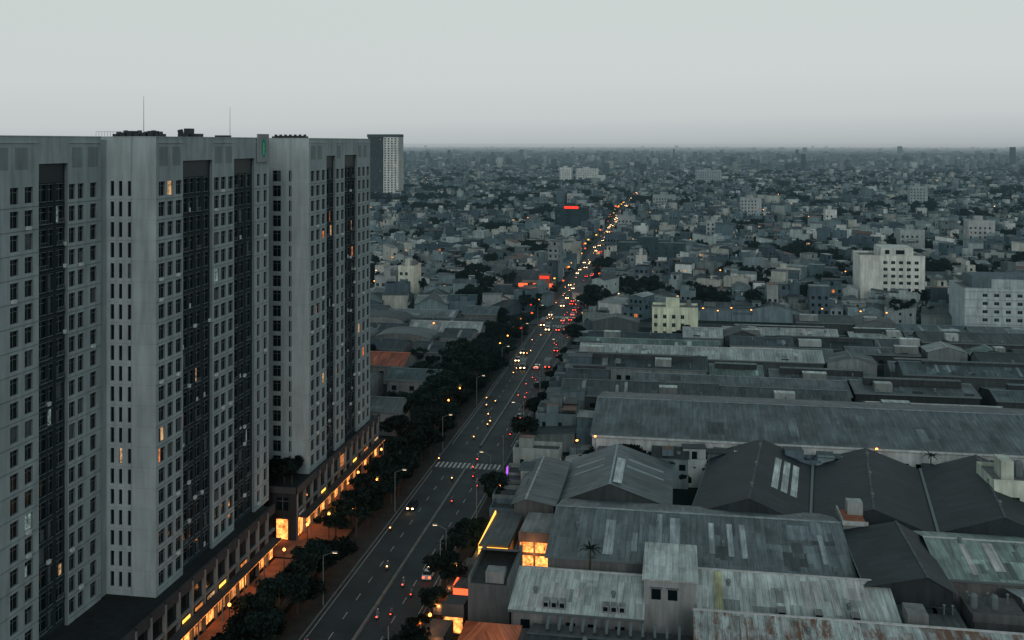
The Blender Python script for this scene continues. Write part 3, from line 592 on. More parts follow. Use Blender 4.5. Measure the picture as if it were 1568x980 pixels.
b=block(114,155,428,452,21,(.50,.58,.60),cols_w=4.4,ww=1.9,wh=1.3,blank_left=6); b.box(119,150,436,450,20.2,25,'plaster_wall',(.14,.19,.21))
for k in range(6): b.box(114,155,427.8,427.98,3.2+3.3*k,3.35+3.3*k,'plaster_wall',(.36,.43,.45))
clutter(b,116,150,431,20.1,10); b.obj('concrete_apartment_building')
b=block(-11,7.5,412,424,12.5,(.80,.86,.66),cols_w=3.6,rowh=3.4); b.obj('cream_villa_building')
b=block(-104,-77,838,862,25,(.03,.058,.068),cols_w=9,ww=3); b.box(-96,-84,837.4,837.8,24,26.0,'sign_red'); b.obj('office_block_with_red_sign')
b=block(-205,-185,1720,1745,36,(.8,.82,.78)); b.obj('hospital_building')
b=block(-178,-140,1730,1755,34,(.75,.78,.74)); b.obj('hospital_building')
b=block(-137,-129,476,490,19,(.72,.74,.62),cols_w=2.6); b.obj('narrow_apartment_building')
b=block(-151,-140,482,500,13,(.4,.43,.43)); b.obj('shophouse_block')
b=block(62,70,212,224,12.5,(.66,.72,.62),cols_w=2.6); b.obj('townhouse_building')
b=block(28,72,1760,1775,32,(.4,.46,.48)); b.obj('office_building')
b=block(-50,-36,820,832,20,(.34,.38,.39)); b.obj('office_building')
b=block(-40,4,648,668,15,(.045,.078,.09),cols_w=6); b.obj('office_building')
for (bx,by,bw,bh,c) in((20,760,12,21,(.45,.5,.5)),(150,720,16,20,(.4,.45,.45)),(60,1010,20,25,(.45,.5,.5)),(205,760,18,24,(.5,.53,.52)),(-30,1150,26,20,(.35,.4,.41)),(250,1150,18,32,(.4,.46,.47)),(120,860,9,24,(.7,.73,.7)),(-125,1120,18,22,(.4,.44,.45)),(35,560,11,17,(.22,.29,.32)),(-24,560,6,17,(.6,.62,.58)),(215,640,22,18,(.4,.46,.48))):
    b=block(bx,bx+bw,by,by+13,bh,c,cols_w=3.2,lit=.06); b.obj('apartment_building')
b=block(-418,-396,1304,1328,88,(.045,.055,.06),cols_w=3.2,ww=1.7,wh=1.8,rowh=3.3); b.box(-419,-375,1303,1329,87,91,'plaster_wall',(.08,.09,.095)); 
x0=-395.9; rws=[(1.4+3.3*i,1.4+3.3*i+1.9) for i in range(26)]
facade(b,(x0,1303),(1,0),(0,-1),21,0,87,[(1.2+4.8*k,3.4+4.8*k) for k in range(4)],rws,'plaster_wall',(.85,.86,.8),.4)
facade(b,(x0+21,1303),(0,1),(1,0),25,0,87,[(2+5*k,4+5*k) for k in range(4)],rws,'plaster_wall',(.6,.6,.55),.4)
KEEP.append((-420,-370,1300,1330)); b.obj('residential_highrise')
KEEP.append((-90,-63,500,545)); b=B()
b.box(-84,-66,522,536,0,5,'plaster_wall',(.3,.2,.15)); b.box(-84.2,-65.8,521.6,521.95,3.6,5.3,'sign_orange'); b.face(((-83,521.9,.5),(-67,521.9,.5),(-67,521.9,3),(-83,521.9,3)),'shop_light')
b.box(-80,-67,503,515,4.8,5.5,'sign_orange',top='sheet_roof',topcol=(.35,.1,.07),bottom=True)
for x in(-78,-69): 
    for y in(505,513): b.cyl(x,y,0,4.8,.25,.25,'frame_white')
for x in(-76,-71): b.box(x,x+.8,508,509,.1,1.8,'frame_white')
b.box(-74,-68,527,534,5,9,'plaster_wall',(.25,.12,.1)); b.box(-73.5,-68.5,526.8,526.98,7.3,8.6,'sign_red'); b.obj('fuel_station')
def shop(name,x0,x1,y0,y1,h,wc,rc,front,signm=None):
    b=B(); b.box(x0,x1,y0,y1,0,h,'plaster_wall',wc,top='sheet_roof',topcol=rc)
    b.face(((x0,y0,h+.9),(x1,y0,h+.9),(x1,y1,h+.2),(x0,y1,h+.2)),'sheet_roof',rc); b.box(x0-.05,x1+.05,y0-.2,y0-.02,h-.6,h+1.0,'plaster_wall',wc)
    n=max(1,int((x1-x0)/2))
    for k in range(n):
        a=x0+.2+k*(x1-x0)/n; c=x0+(k+1)*(x1-x0)/n-.2
        b.face(((a,y0-.03,.3),(c,y0-.03,.3),(c,y0-.03,2.8),(a,y0-.03,2.8)),front)
        if h>5.5: b.face(((a,y0-.03,3.4),(c,y0-.03,3.4),(c,y0-.03,h-.9),(a,y0-.03,h-.9)),front)
    n=max(1,int((y1-y0)/3))
    for k in range(n):
        a=y0+.3+k*(y1-y0)/n; c=y0+(k+1)*(y1-y0)/n-.3
        b.face(((x0-.03,a,.3),(x0-.03,c,.3),(x0-.03,c,2.8),(x0-.03,a,2.8)),front if R()<.6 else 'window_glass')
    b.box(x0-1.6,x0-.01,y0+.3,y1-.3,3.0,3.12,'sheet_roof',jit(rc),bottom=True)
    if signm: b.box(x0-.25,x0-.05,y0+.5,y1-.5,h-.9,h+.7,signm); b.box(x0,x1,y0-.35,y0-.22,h-.9,h+.6,signm)
    o=b.obj(name); KEEP.append((x0,x1,y0,y1)); return o
shop('yellow_fronted_shop',-36.2,-30.8,179,197,5.4,(.25,.16,.07),(.1,.12,.13),'shop_light','sign_yellow')
shop('lit_showroom',-29.6,-23.8,184,196,6.2,(.15,.13,.12),(.28,.3,.3),'shop_light')
shop('roadside_shop',-38,-34.5,158,163,4,(.1,.1,.1),(.08,.09,.1),'shop_light')
shop('roadside_shop',-38,-34.3,166,171,3.4,(.1,.1,.1),(.15,.16,.16),'shop_light','sign_orange')
shop('roadside_shop',-38,-35,172.5,177,4.4,(.1,.1,.1),(.06,.07,.08),'shop_light_dim')
shop('food_stall_shop',-39,-35.5,148,155,3.6,(.1,.1,.1),(.1,.09,.08),'shop_light')
# canvas food-stall awnings with lit counters on the pavement
for (x,y) in((-40.6,156.5),(-40.4,164.5),(-40.8,147)):
    b=B(); 
    for dx in(-1.1,1.1):
        for dy in(-1.3,1.3): b.cyl(dx,dy,0,2.3,.04,.04,'frame_grey',n=5)
    b.face(((-1.4,-1.6,2.3),(1.4,-1.6,2.3),(.0,-1.6,2.9)),'plaster_wall',(.4,.1,.05)); b.face(((-1.4,1.6,2.3),(-1.4,-1.6,2.3),(0,-1.6,2.9),(0,1.6,2.9)),'plaster_wall',(.42,.15,.07)); b.face(((1.4,-1.6,2.3),(1.4,1.6,2.3),(0,1.6,2.9),(0,-1.6,2.9)),'plaster_wall',(.42,.15,.07))
    b.box(-.8,.8,-.5,.5,0,.95,'frame_white'); b.box(-.7,.7,-.45,-.4,1.3,1.9,'shop_light',bottom=True); b.box(-.72,.72,-.4,-.36,1.28,1.92,'metal_dark')
    o=b.obj('food_stall'); o.location=(x,y,.14)
b=B(); b.box(-33.8,-27,158,172,0,8.6,'plaster_wall',(.13,.145,.15),top='plaster_wall',topcol=(.07,.08,.08)); b.face(((-33.8,165,11.2),(-27,165,11.2),(-27,172,8.7),(-33.8,172,8.7)),'sheet_roof',(.04,.05,.055)); b.box(-33.8,-33.4,158,172,8.6,9.6,'plaster_wall',(.16,.18,.18)); b.box(-27.4,-27,158,172,8.6,9.6,'plaster_wall',(.16,.18,.18)); b.box(-31,-28,158.5,161,8.61,10.4,'plaster_wall',(.3,.32,.32)); b.obj('concrete_shophouse')
def near_house(x,y,w,d,h,rot,**k):
    b=B(); house(b,x,y,w,d,h,rot,**k); b.place(); return b.obj('shophouse')
y=203
while y<432:
    w_=U(4.5,8)
    if not 241<y<256:
        h=random.choice([3.8,4.2,5,6.8,7.2]); near_house(rx(y)+12+U(5.5,7.5),y,w_,11,h,math.radians(-90),lit=.25,wc=jit(random.choice(WALLS[3:8]))) if R()<.92 else None
    y+=w_+.3
for y in(240,233,259,266): near_house(-22+U(-1,1),y,9,6,U(4,6),0)
for k in range(16): near_house(U(-22,60),U(235,240),U(5,9),U(4,6),U(4,7),U(-.1,.1))
RCS=[(.16,.20,.215),(.065,.092,.105),(.26,.31,.325),(.035,.053,.062),(.11,.158,.172),(.46,.53,.53),(.165,.24,.23),(.045,.074,.09),(.09,.115,.125)]
yrow=288
while yrow<410:
    dpt=U(10,17); x=-34
    while x<190:
        ln=random.choice([U(10,18),U(18,40),U(40,85)])
        if not(-24<x+ln/2<18 and yrow>392) and R()<.95:
            b=B(); rc=jit(random.choice(RCS),.12); ze=U(4.6,9.0); cx=x+ln/2; cy=yrow+dpt/2+U(-.4,.4); b.place(cx,cy,U(-.012,.012)); dd=dpt*U(.82,.98)
            wc=jit(random.choice([(.08,.1,.105),(.2,.235,.24),(.55,.62,.62),(.05,.06,.066)]),.3)
            if ln<18 and R()<.5: gable(b,-ln/2,ln/2,-dd/2,dd/2,ze,ze+U(1.5,2.8),'y',rc,wc,off=.5,oh=.3,sky=1)
            else:
                gable(b,-ln/2,ln/2,-dd/2,dd/2,ze,ze+U(1.2,2.6),'x',rc,wc,win=R()<.6,sky=int(ln/14) if R()<.5 else 0,vents=int(ln/14) if R()<.5 else 0,off=U(.35,.8),oh=.4,patch=int(ln/9))
                if R()<.35:
                    b.box(-ln*.4,ln*.4,-1.2,1.2,ze+1,ze+2.9,'plaster_wall',(.05,.06,.065),top='sheet_roof',topcol=jit(rc,.3))
            if R()<.6:
                xx=U(-ln/2,ln*.2); b.box(xx,xx+U(3,8),-dd/2+1,-dd/2+4,ze,ze+2.6,'plaster_wall',jit((.3,.33,.33),.4),top='sheet_roof',topcol=jit(WHT))
            if R()<.45:
                xx=U(-ln/2,ln*.2); b.box(xx,xx+U(5,12),-dd/2-1.2,-dd/2-.6,3.5,3.7,'sheet_roof',jit(WHT,.3),bottom=True)
            clutter(b,-ln/2,ln/2-3,-dd/2+.6,ze+.1,int(ln/10)); b.place()
            b.obj('warehouse')
        x+=ln+random.choice([.9,1.2,2.5,4.5,8])
    yrow+=dpt+random.choice([.8,2.0,3.5,6])
KL=[(-90,-74,300,312,(.08,.12,.13)),(-112,-93,290,306,(.11,.14,.15)),(-104,-90,318,334,(.42,.12,.065)),(-122,-106,322,340,(.26,.1,.06)),(-88,-76,262,276,(.10,.12,.13)),(-112,-92,262,280,(.16,.18,.18))]
for (x0,x1,y0,y1,rc) in KL:
    b=B(); gable(b,x0,x1,y0,y1,U(5,7),U(8,9),'x',rc,jit((.25,.26,.26),.3),win=True,patch=2); b.obj('roadside_shed'); KEEP.append((x0,x1,y0,y1))
yrow=345
while yrow<428:
    x=-190; dpt=U(11,16)
    while x<-80:
        ln=U(14,36); b=B(); ze=U(5,8); rc=jit(random.choice([(.16,.2,.21),(.06,.085,.098),(.22,.265,.28),(.4,.46,.46),(.09,.125,.138)]))
        e_=min(x+ln,-76)
        if R()<.22 and e_-x>10: barrel(b,x,e_,yrow,yrow+dpt,ze,U(2.5,4),rc,jit((.2,.21,.21),.4))
        else: gable(b,x,e_,yrow,yrow+dpt,ze,ze+U(1.5,2.8),'x' if ln>dpt else 'y',rc,jit((.2,.21,.21),.4),vents=int(R()*3),sky=int(R()*3),win=R()<.5,off=U(.4,.6),patch=2)
        b.obj('warehouse'); x+=ln+U(.8,6)
    yrow+=dpt+U(1,6)
# ------------------------------------------------------------------ parks and mid-distance houses
PARKS=[(84,655,24),(140,610,20),(-100,690,14),(30,575,9),(-20,505,9),(-118,560,10),(250,820,25),(-60,980,12),(60,900,18),(160,745,18),(-150,820,18),(12,470,8),(118,560,13),(60,500,9),(150,480,12),(-95,470,8),(-40,470,7)]
for k in range(30):
    y=U(520,1100); PARKS.append((U(-.34,.36)*y,y,U(6,14)))
for k in range(75):
    y=U(1000,2400); PARKS.append((U(-.34,.36)*y,y,U(10,30)))
def inpark(x,y): return any((x-a)**2+(y-b_)**2<r_*r_ for a,b_,r_ in PARKS)
cell=85
mid={}
def district_houses(xa,xb,ya,yb,emit):
    for gy in range(int(ya//cell),int(yb//cell)+1):
        for gx in range(int(xa//cell)-1,int(xb//cell)+2):
            ang=random.choice([0,0,.12,-.2,.35,-.45,.7,math.pi/2,math.pi/2+.15,math.pi/2-.3]); cx=(gx+.5)*cell; cy=(gy+.5)*cell; c,s=math.cos(ang),math.sin(ang)
            base=U(4.6,9.2); vy=-62; k=0
            while vy<62:
                d=U(9,15); vx=-62
                while vx<62:
                    w_=random.choice([4,4.5,5,5.5,7,8.5]); px=cx+(vx+w_/2)*c-(vy+d/2)*s; py=cy+(vx+w_/2)*s+(vy+d/2)*c; vx+=w_+(.15 if R()<.85 else U(1.5,6))
                    if abs(px-cx)>cell/2 or abs(py-cy)>cell/2: continue
                    if not(ya<=py<yb and xa<px) or px<-.47*py-20 or px>.42*py+25: continue
                    if reserved(px,py) or inpark(px,py): continue
                    h=max(3.5,base+random.choice([-4,-3,-2,0,0,1,3,5,8])*U(.6,1.1))
                    if R()<.02: h+=U(4,10); w_*=1.4
                    emit(px,py,w_,d*U(.85,1),h,ang+(math.pi if R()<.4 else 0),w_)
                vy+=d+(.4 if k%2==0 else U(3,5)); k+=1
def emit_mid(px,py,w_,d,h,a,_):
    key=(int(px//cell),int(py//cell)); 
    if key not in mid: mid[key]=B()
    if R()<(.34 if py<560 else .15):
        mid[key].place(px,py,a); gable(mid[key],-w_*1.5,w_*1.5,-d*.6,d*.6,U(4.2,6.3),U(7.0,8.4),'x' if R()<.5 else 'y',jit(random.choice(ROOFS)),jit(random.choice(WALLS)),vents=0,oh=.3)
    else: house(mid[key],px,py,w_-.06,d,h*(.78 if py<560 else .92),a,lit=.035)
district_houses(-450,420,455,900,emit_mid)
def emit_left(px,py,w_,d,h,a,_):
    if px<-115: emit_mid(px,py,w_,d,h,a,_)
district_houses(-260,-118,255,345,emit_left)
for k,b in mid.items():
    b.place(); b.obj('row_house_block')
# ------------------------------------------------------------------ far city
def city(name,X,Yc,Wd,Dp,Hh,An,z0=None,dark=1.0):
    n=len(X); c=np.cos(An); s=np.sin(An)
    lx=np.array([-1,1,1,-1,-1,1,1,-1])*.5; ly=np.array([-1,-1,1,1,-1,-1,1,1])*.5; lz=np.array([0,0,0,0,1,1,1,1])
    vx=lx[None]*Wd[:,None]; vy=ly[None]*Dp[:,None]
    zb=np.zeros(n) if z0 is None else z0
    V=np.stack([X[:,None]+vx*c[:,None]-vy*s[:,None],Yc[:,None]+vx*s[:,None]+vy*c[:,None],zb[:,None]+lz[None]*(Hh-zb)[:,None]],-1).reshape(-1,3)
    fq=np.array([[0,1,5,4],[1,2,6,5],[2,3,7,6],[3,0,4,7],[4,5,6,7]])
    F=(np.arange(n)[:,None,None]*8+fq[None]).reshape(-1,4)
    me=bpy.data.meshes.new(name); me.vertices.add(len(V)); me.vertices.foreach_set('co',V.astype(np.float32).ravel())
    me.loops.add(F.size); me.loops.foreach_set('vertex_index',F.astype(np.int32).ravel()); me.polygons.add(len(F)); me.polygons.foreach_set('loop_start',np.arange(0,F.size,4,dtype=np.int32))
    me.materials.append(MATS['city_wall'])
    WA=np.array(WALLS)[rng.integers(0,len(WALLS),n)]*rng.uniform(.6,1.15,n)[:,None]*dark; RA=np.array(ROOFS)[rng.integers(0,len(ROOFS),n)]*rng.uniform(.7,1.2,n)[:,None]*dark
    C=np.ones((n,5,4,4),dtype=np.float32); C[:,:4,:,:3]=WA[:,None,None,:]; C[:,4,:,:3]=RA[:,None,:]
    ca=me.color_attributes.new('Col','FLOAT_COLOR','CORNER'); ca.data.foreach_set('color',C.ravel())
    off=rng.integers(0,200,n).astype(float)*2.6; hh=Hh-zb
    UVa=np.zeros((n,5,4,2),dtype=np.float32)
    for fi in range(5):
        a=Wd if fi in(0,2,4) else Dp; v=hh if fi<4 else Dp
        UVa[:,fi,1,0]=a;UVa[:,fi,2,0]=a;UVa[:,fi,2,1]=v;UVa[:,fi,3,1]=v
    UVa[...,0]+=off[:,None,None]
    uv=me.uv_layers.new(name='UVMap'); uv.data.foreach_set('uv',UVa.ravel())
    me.update(); me.validate(); o=bpy.data.objects.new(name,me); scene.collection.objects.link(o); return o
acc=[]
def emit_far2(px,py,w_,d,h,a,_):
    acc.append((px,py,w_,d,h,a,0))
    if R()<.6:
        f=U(.2,.6); o=U(-.25,.25)*d; acc.append((px-o*math.sin(a),py+o*math.cos(a),w_*U(.4,.9),d*f,h+U(1.8,3.3),a,h-.5))
district_houses(-1150,1050,900,2400,emit_far2)
A=np.array(acc); print('far houses',len(A))
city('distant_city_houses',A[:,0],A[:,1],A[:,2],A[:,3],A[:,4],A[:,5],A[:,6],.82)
def ring(y0,y1,n,wr,hr,tall):
    t=rng.uniform(0,1,n); y=y0+(y1-y0)*t**.9; x=rng.uniform(-.46,.42,n)*y
    h=rng.uniform(hr[0],hr[1],n)+rng.exponential(tall,n)*(rng.random(n)<.12)
    return x,y,rng.uniform(wr[0],wr[1],n),rng.uniform(wr[0],wr[1]*1.5,n),h,rng.uniform(0,3.14,n)
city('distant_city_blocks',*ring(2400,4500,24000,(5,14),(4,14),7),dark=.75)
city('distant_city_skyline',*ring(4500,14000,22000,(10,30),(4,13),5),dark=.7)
# ------------------------------------------------------------------ trees
def leafcloud(n,H,Rr,seed,size=(.3,.6),clumps=11,zs=(.5,.88)):
    g=np.random.default_rng(seed); cs=[]
    for k in range(clumps):
        a=g.uniform(0,6.28); r_=Rr*g.uniform(.15,.85); cs.append((r_*math.cos(a),r_*math.sin(a),H*g.uniform(*zs),Rr*g.uniform(.2,.42)))
    pts=[];
    for i in range(n):
        c=cs[g.integers(0,clumps)]; v=g.normal(size=3); v/=np.linalg.norm(v); rr=c[3]*g.uniform(.45,1.15); pts.append((c[0]+v[0]*rr,c[1]+v[1]*rr,c[2]+v[2]*rr*.7))
    P=np.array(pts); 
    a=g.normal(size=(n,3)); a/=np.linalg.norm(a,axis=1)[:,None]; t=g.normal(size=(n,3)); bq=np.cross(a,t); bq/=np.linalg.norm(bq,axis=1)[:,None]
    sz=g.uniform(size[0],size[1],n)[:,None]; a=a*sz; bq=bq*sz*.6
    V=np.stack([P-a,P+bq,P+a,P-bq],1)
    return V,cs
TREES=[]
for i,(H,Rr,nl,cl) in enumerate(((8.5,4.2,2300,15),(10.5,5.0,2800,18),(7.5,3.4,1700,12),(9.5,4.6,2400,14),(8,5.2,2400,17))):
    V,cs=leafcloud(nl,H,Rr,20+i,(.25,.55),cl); b=B()
    b.tube((0,0,0),(.1,.05,H*.42),.26,.17,'bark')
    for c in cs[:9]: b.tube((.1,.05,H*.4),(c[0]*.9,c[1]*.9,c[2]),.11,.03,'bark',n=5)
    for q in V: b.face([tuple(p) for p in q],'foliage',uo=0)
    TREES.append(b.mesh('tree_mesh'))
def tree(x,y,s=1,z=0,name='street_tree'): 
    s*=U(.8,1.2); return inst(name,random.choice(TREES),(x,y,z),U(0,6.28),(s*U(.85,1.15),s*U(.85,1.15),s*U(.8,1.15)))
y=108
while y<428:
    if not(181<y<192): 
        tree(-63.0+U(-1.6,.4),y,U(.7,1.0))
        if R()<.92: tree(-67.3+U(-1.3,1.3),y+U(-2,2),U(.6,.9))
        if y>250 and R()<.8: tree(-72.5+U(-4,2),y+U(-3,3),U(.7,1.1))
        if y>262 and R()<.3: tree(-80+U(-4,2),y+U(-3,3),U(.7,1.1))
    y+=random.choice([3.2,4,5,6.5]) if y<250 else random.choice([4,6,8,11])
y=138
while y<430:
    if not 236<y<258 and R()<(.9 if y<200 else .55): tree(-40.4+U(-.8,.8),y,U(.55,.85))
    y+=U(6,11)
for x,y in((-83,192.5),(-80,194),(-78,193),(-81.5,197),(-78.3,197.5),(-85,196),(-87,193)): tree(x,y,U(.4,.55),10,'roof_garden_tree')
for x,y in((0,408),(3,409),(-8,196),(-70,352),(-72,366),(-12,237),(-5,238),(2,240),(-15,240),(70,238),(76,240),(66,237),(-3,283),(-75,290),(-82,284),(-80,338),(-86,341),(-2,237),(6,238),(1,234),(56,236),(-20,236),(48,239),(-25,262),(-36,262),(10,286),(60,286),(100,287),(-30,330),(150,330),(90,350),(20,372),(-92,345),(-110,344),(-120,386),(-84,380)): tree(x,y,U(.55,.9))
def palm(x,y,h):
    b=B(); b.tube((0,0,0),(.2,0,h),.2,.13,'bark')
    for k in range(14):
        a=k*2.4; dr=U(.2,.8); prev=(.2,0,h); L_=2.2
        for s_ in range(1,5):
            t=s_/4; nx=(.2+L_*t*math.cos(a),L_*t*math.sin(a),h+1.2*t-2.2*dr*t*t); wd=.35*(1-t*.7); px,py=-math.sin(a)*wd,math.cos(a)*wd
            b.face(((prev[0]-px,prev[1]-py,prev[2]),(prev[0]+px,prev[1]+py,prev[2]),(nx[0]+px*.7,nx[1]+py*.7,nx[2]),(nx[0]-px*.7,nx[1]-py*.7,nx[2])),'foliage'); prev=nx
    o=b.obj('palm_tree'); o.location=(x,y,0)
palm(-15.5,174.0,8.8); palm(-36.5,246,7); palm(56,238,9)
low=[leafcloud(230,9,4.6,70+i,(.6,1.1),8)[0] for i in range(5)]
VV=[]
def addlow(x,y,s):
    V=low[random.randrange(5)]; a=U(0,6.28); c,sn=math.cos(a),math.sin(a); Q=V.copy()*s; X=Q[...,0]*c-Q[...,1]*sn+x; Yq=Q[...,0]*sn+Q[...,1]*c+y; Q=np.stack([X,Yq,Q[...,2]],-1); VV.append(Q)
for a,b_,r_ in PARKS:
    ns=1 if b_<1000 else 1.6
    for k in range(int(r_*r_/(9*ns*ns))+3):
        t=U(0,6.28); q=r_*math.sqrt(R())*.95; px,py=a+q*math.cos(t),b_+q*math.sin(t)
        if abs(px-rx(py))>rhw(py)+3: addlow(px,py,U(.9,1.5)*ns**.7)
for k in range(420):
    y=U(455,1000); x=U(-.36*y,.36*y)
    if abs(x-rx(y))>rhw(y)+3: addlow(x,y,U(.9,1.5)) 
for k in range(380):
    y=U(1000,2600); x=U(-.36*y,.36*y)
    if abs(x-rx(y))<32: continue
    for j in range(random.choice([1,2,3])): addlow(x+U(-12,12),y+U(-9,9),U(1.3,2.2))
for k in range(80): y=U(455,1500); addlow(rx(y)+random.choice([-1,1])*(rhw(y)+U(2.2,3.5)),y,U(.45,.8))
V=np.concatenate(VV).reshape(-1,3); me=bpy.data.meshes.new('distant_trees'); F=np.arange(len(V)).reshape(-1,4)
me.vertices.add(len(V)); me.vertices.foreach_set('co',V.astype(np.float32).ravel()); me.loops.add(len(V)); me.loops.foreach_set('vertex_index',F.astype(np.int32).ravel()); me.polygons.add(len(F)); me.polygons.foreach_set('loop_start',np.arange(0,F.size,4,dtype=np.int32))
me.materials.append(MATS['foliage']); me.update(); me.validate(); o=bpy.data.objects.new('distant_trees',me); scene.collection.objects.link(o)
# ------------------------------------------------------------------ vehicles
def wheel(b,x,y,r,w_,n=10):
    a=[(y+r*math.cos(2*math.pi*i/n),r+r*math.sin(2*math.pi*i/n)) for i in range(n)]; b.prism(a,x,x+w_,'rubber')
def car_mesh():
    b=B()
    low=[(-2.15,.3),(2.1,.3),(2.2,.55),(2.15,.8),(1.25,.95),(-1.9,1.0),(-2.2,.85)]
    b.prism(low,-.86,.86,'car_paint')
    A=[(-.8,1.2,.95),(.8,1.2,.95),(.8,-1.8,1.0),(-.8,-1.8,1.0)]; T=[(-.62,.45,1.45),(.62,.45,1.45),(.62,-1.3,1.47),(-.62,-1.3,1.47)]
    for i in range(4): j=(i+1)%4; b.face((A[i],A[j],T[j],T[i]),'window_glass')
    b.face(T,'car_paint')
    for x in(-.88,.68):
        for y in(1.35,-1.35): wheel(b,x,y,.32,.2)
    for x in(-.75,.4):
        b.box(x,x+.35,2.16,2.24,.58,.8,'headlight'); b.box(x,x+.35,-2.26,-2.19,.62,.86,'taillight')
    return b.mesh('car')
def truck_mesh():
    b=B(); b.prism([(2.0,.5),(3.4,.5),(3.45,1.3),(3.1,2.3),(2.0,2.3)],-1,1,'car_paint'); b.face(((-.9,3.47,1.3),(.9,3.47,1.3),(.9,3.13,2.2),(-.9,3.13,2.2)),'window_glass')
    b.box(-1.1,1.1,-3.4,1.85,.8,3.0,'frame_grey',bottom=True); b.box(-1,1,-3.3,2,.5,.8,'metal_dark')
    for x in(-1.05,.8):
        for y in(2.6,-1.6,-2.5): wheel(b,x,y,.45,.25)
    for x in(-.9,.5): b.box(x,x+.4,3.44,3.5,.7,.95,'headlight'); b.box(x,x+.4,-3.46,-3.41,.6,.85,'taillight')
    return b.mesh('delivery_truck')
def bike_mesh():
    b=B()
    wheel(b,-.05,.62,.28,.1); wheel(b,-.05,-.62,.28,.1)
    b.prism([(-.75,.5),(-.3,.35),(.25,.35),(.45,.5),(.55,.95),(.4,.98),(.25,.6),(-.1,.65),(-.5,.78),(-.8,.75)],-.14,.14,'car_paint')
    b.tube((0,.62,.3),(0,.42,.95),.04,.04,'metal_dark'); b.tube((-.32,.36,1.02),(.32,.36,1.02),.025,.025,'metal_dark')
    b.box(-.09,.09,.5,.62,.82,.98,'headlight_warm'); b.box(-.09,.09,-.84,-.79,.62,.75,'taillight')
    vs=[(0,-.25,.85),(0,-.2,1.1),(0,-.12,1.32),(0,-.1,1.45),(0,-.06,1.62),(-.2,-.1,1.32),(-.3,.1,1.12),(-.3,.33,1.06),(.2,-.1,1.32),(.3,.1,1.12),(.3,.33,1.06),(-.14,-.2,.83),(-.2,.2,.75),(-.18,.1,.38),(.14,-.2,.83),(.2,.2,.75),(.18,.1,.38)]
    es=[(0,1),(1,2),(2,3),(3,4),(2,5),(5,6),(6,7),(2,8),(8,9),(9,10),(0,11),(11,12),(12,13),(0,14),(14,15),(15,16)]
    rad=[.15,.16,.17,.07,.13,.08,.06,.04,.08,.06,.04,.11,.09,.06,.11,.09,.06]
    me=bpy.data.meshes.new('tmp'); me.from_pydata(vs,es,[]); o=bpy.data.objects.new('tmp',me); scene.collection.objects.link(o)
    mod=o.modifiers.new('s','SKIN'); 
    for i,q in enumerate(me.skin_vertices[0].data): q.radius=(rad[i],rad[i]); q.use_root=(i==0)
    bpy.context.view_layer.update(); dg=bpy.context.evaluated_depsgraph_get(); em=o.evaluated_get(dg).to_mesh()
    for p_ in em.polygons: b.face([tuple(em.vertices[i].co) for i in p_.vertices],'plaster_wall',(.12,.13,.16))
    o.evaluated_get(dg).to_mesh_clear(); bpy.data.objects.remove(o); bpy.data.meshes.remove(me)
    b.globe((0,-.06,1.64),.15,'car_paint')
    return b.mesh('motorbike_with_rider')
CAR=car_mesh(); TRK=truck_mesh(); BIKE=bike_mesh()
def veh(me,name,y,off,sc=1):
    s=1 if off>0 else -1
    dx=rx(y+5)-rx(y-5); inst(name,me,(rx(y)+off,y,.03),(0 if s>0 else math.pi)-math.atan2(dx,10)+U(-.03,.03),sc)
used=[]
def free(y,off,g):
    for (a,b_,c) in used:
        if abs(a-y)<(g+c)/2 and abs(b_-off)<1.9: return False
    used.append((y,off,g)); return True
for (n_,y0,y1,cars,dens) in((0,150,330,5,34),(4,330,420,7,20),(1,420,560,26,38),(2,560,1000,44,44),(3,1000,1600,56,24)):
    for k in range(cars):
        y=U(y0,y1); hw=rhw(y); off=random.choice([-hw*.7,-hw*.27,hw*.27,hw*.7])
        if n_==1 and R()<.45: off=abs(off)
        if free(y,off,6): 
            if y>300 and R()<.12: veh(TRK,'delivery_truck',y,off)
            else: veh(CAR,'car',y,off)
    for k in range(dens):
        y=U(y0,y1); hw=rhw(y); off=random.choice([-1,1])*U(.15,.95)*hw
        if free(y,off,2.3): veh(BIKE,'motorbike_with_rider',y,off)
for x,y,a in((-36.5,236,.1),(-70,240,1.5),(-69,232,1.5)): inst('parked_car',CAR,(x,y,.14),a)
# ------------------------------------------------------------------ lamps, poles
def globe_lamp():
    b=B(); b.cyl(0,0,0,5.4,.09,.06,'metal_dark'); b.cyl(0,0,0,.4,.2,.14,'metal_dark'); b.globe((0,0,5.7),.27,'lamp_orange',n=10,m=6); b.cyl(0,0,5.97,6.1,.2,.05,'metal_dark'); return b.mesh('globe_lamp')
def street_lamp():
    b=B(); b.cyl(0,0,0,8.6,.12,.07,'frame_grey'); b.tube((0,0,8.5),(1.8,0,9.3),.06,.05,'frame_grey'); b.box(1.6,2.6,-.16,.16,9.22,9.42,'frame_grey'); b.box(1.75,2.5,-.12,.12,9.14,9.21,'lamp_white',bottom=True); return b.mesh('street_lamp')
GL=globe_lamp(); SLm=street_lamp()
def plight(x,y,z,p,c=(1,.36,.10),r=.3):
    l_=bpy.data.lights.new('lamp_light','POINT'); l_.energy=p; l_.color=c; l_.shadow_soft_size=r; o=bpy.data.objects.new('lamp_light',l_); scene.collection.objects.link(o); o.location=(x,y,z); return o
y=118
while y<420:
    x=-65.3+U(-.5,.5); inst('globe_lamp',GL,(x,y,.14))
    if y<330: plight(x,y,6.4,150)
    y+=U(14,20)
for x,y in((-71.2,184),(-69,190),(-71.2,150),(-71,172),(-71.2,215),(-71,232),(-38.6,170),(-38.6,152),(-38.4,212)):
    inst('globe_lamp',GL,(x,y,.12)); plight(x,y,6.3,260)
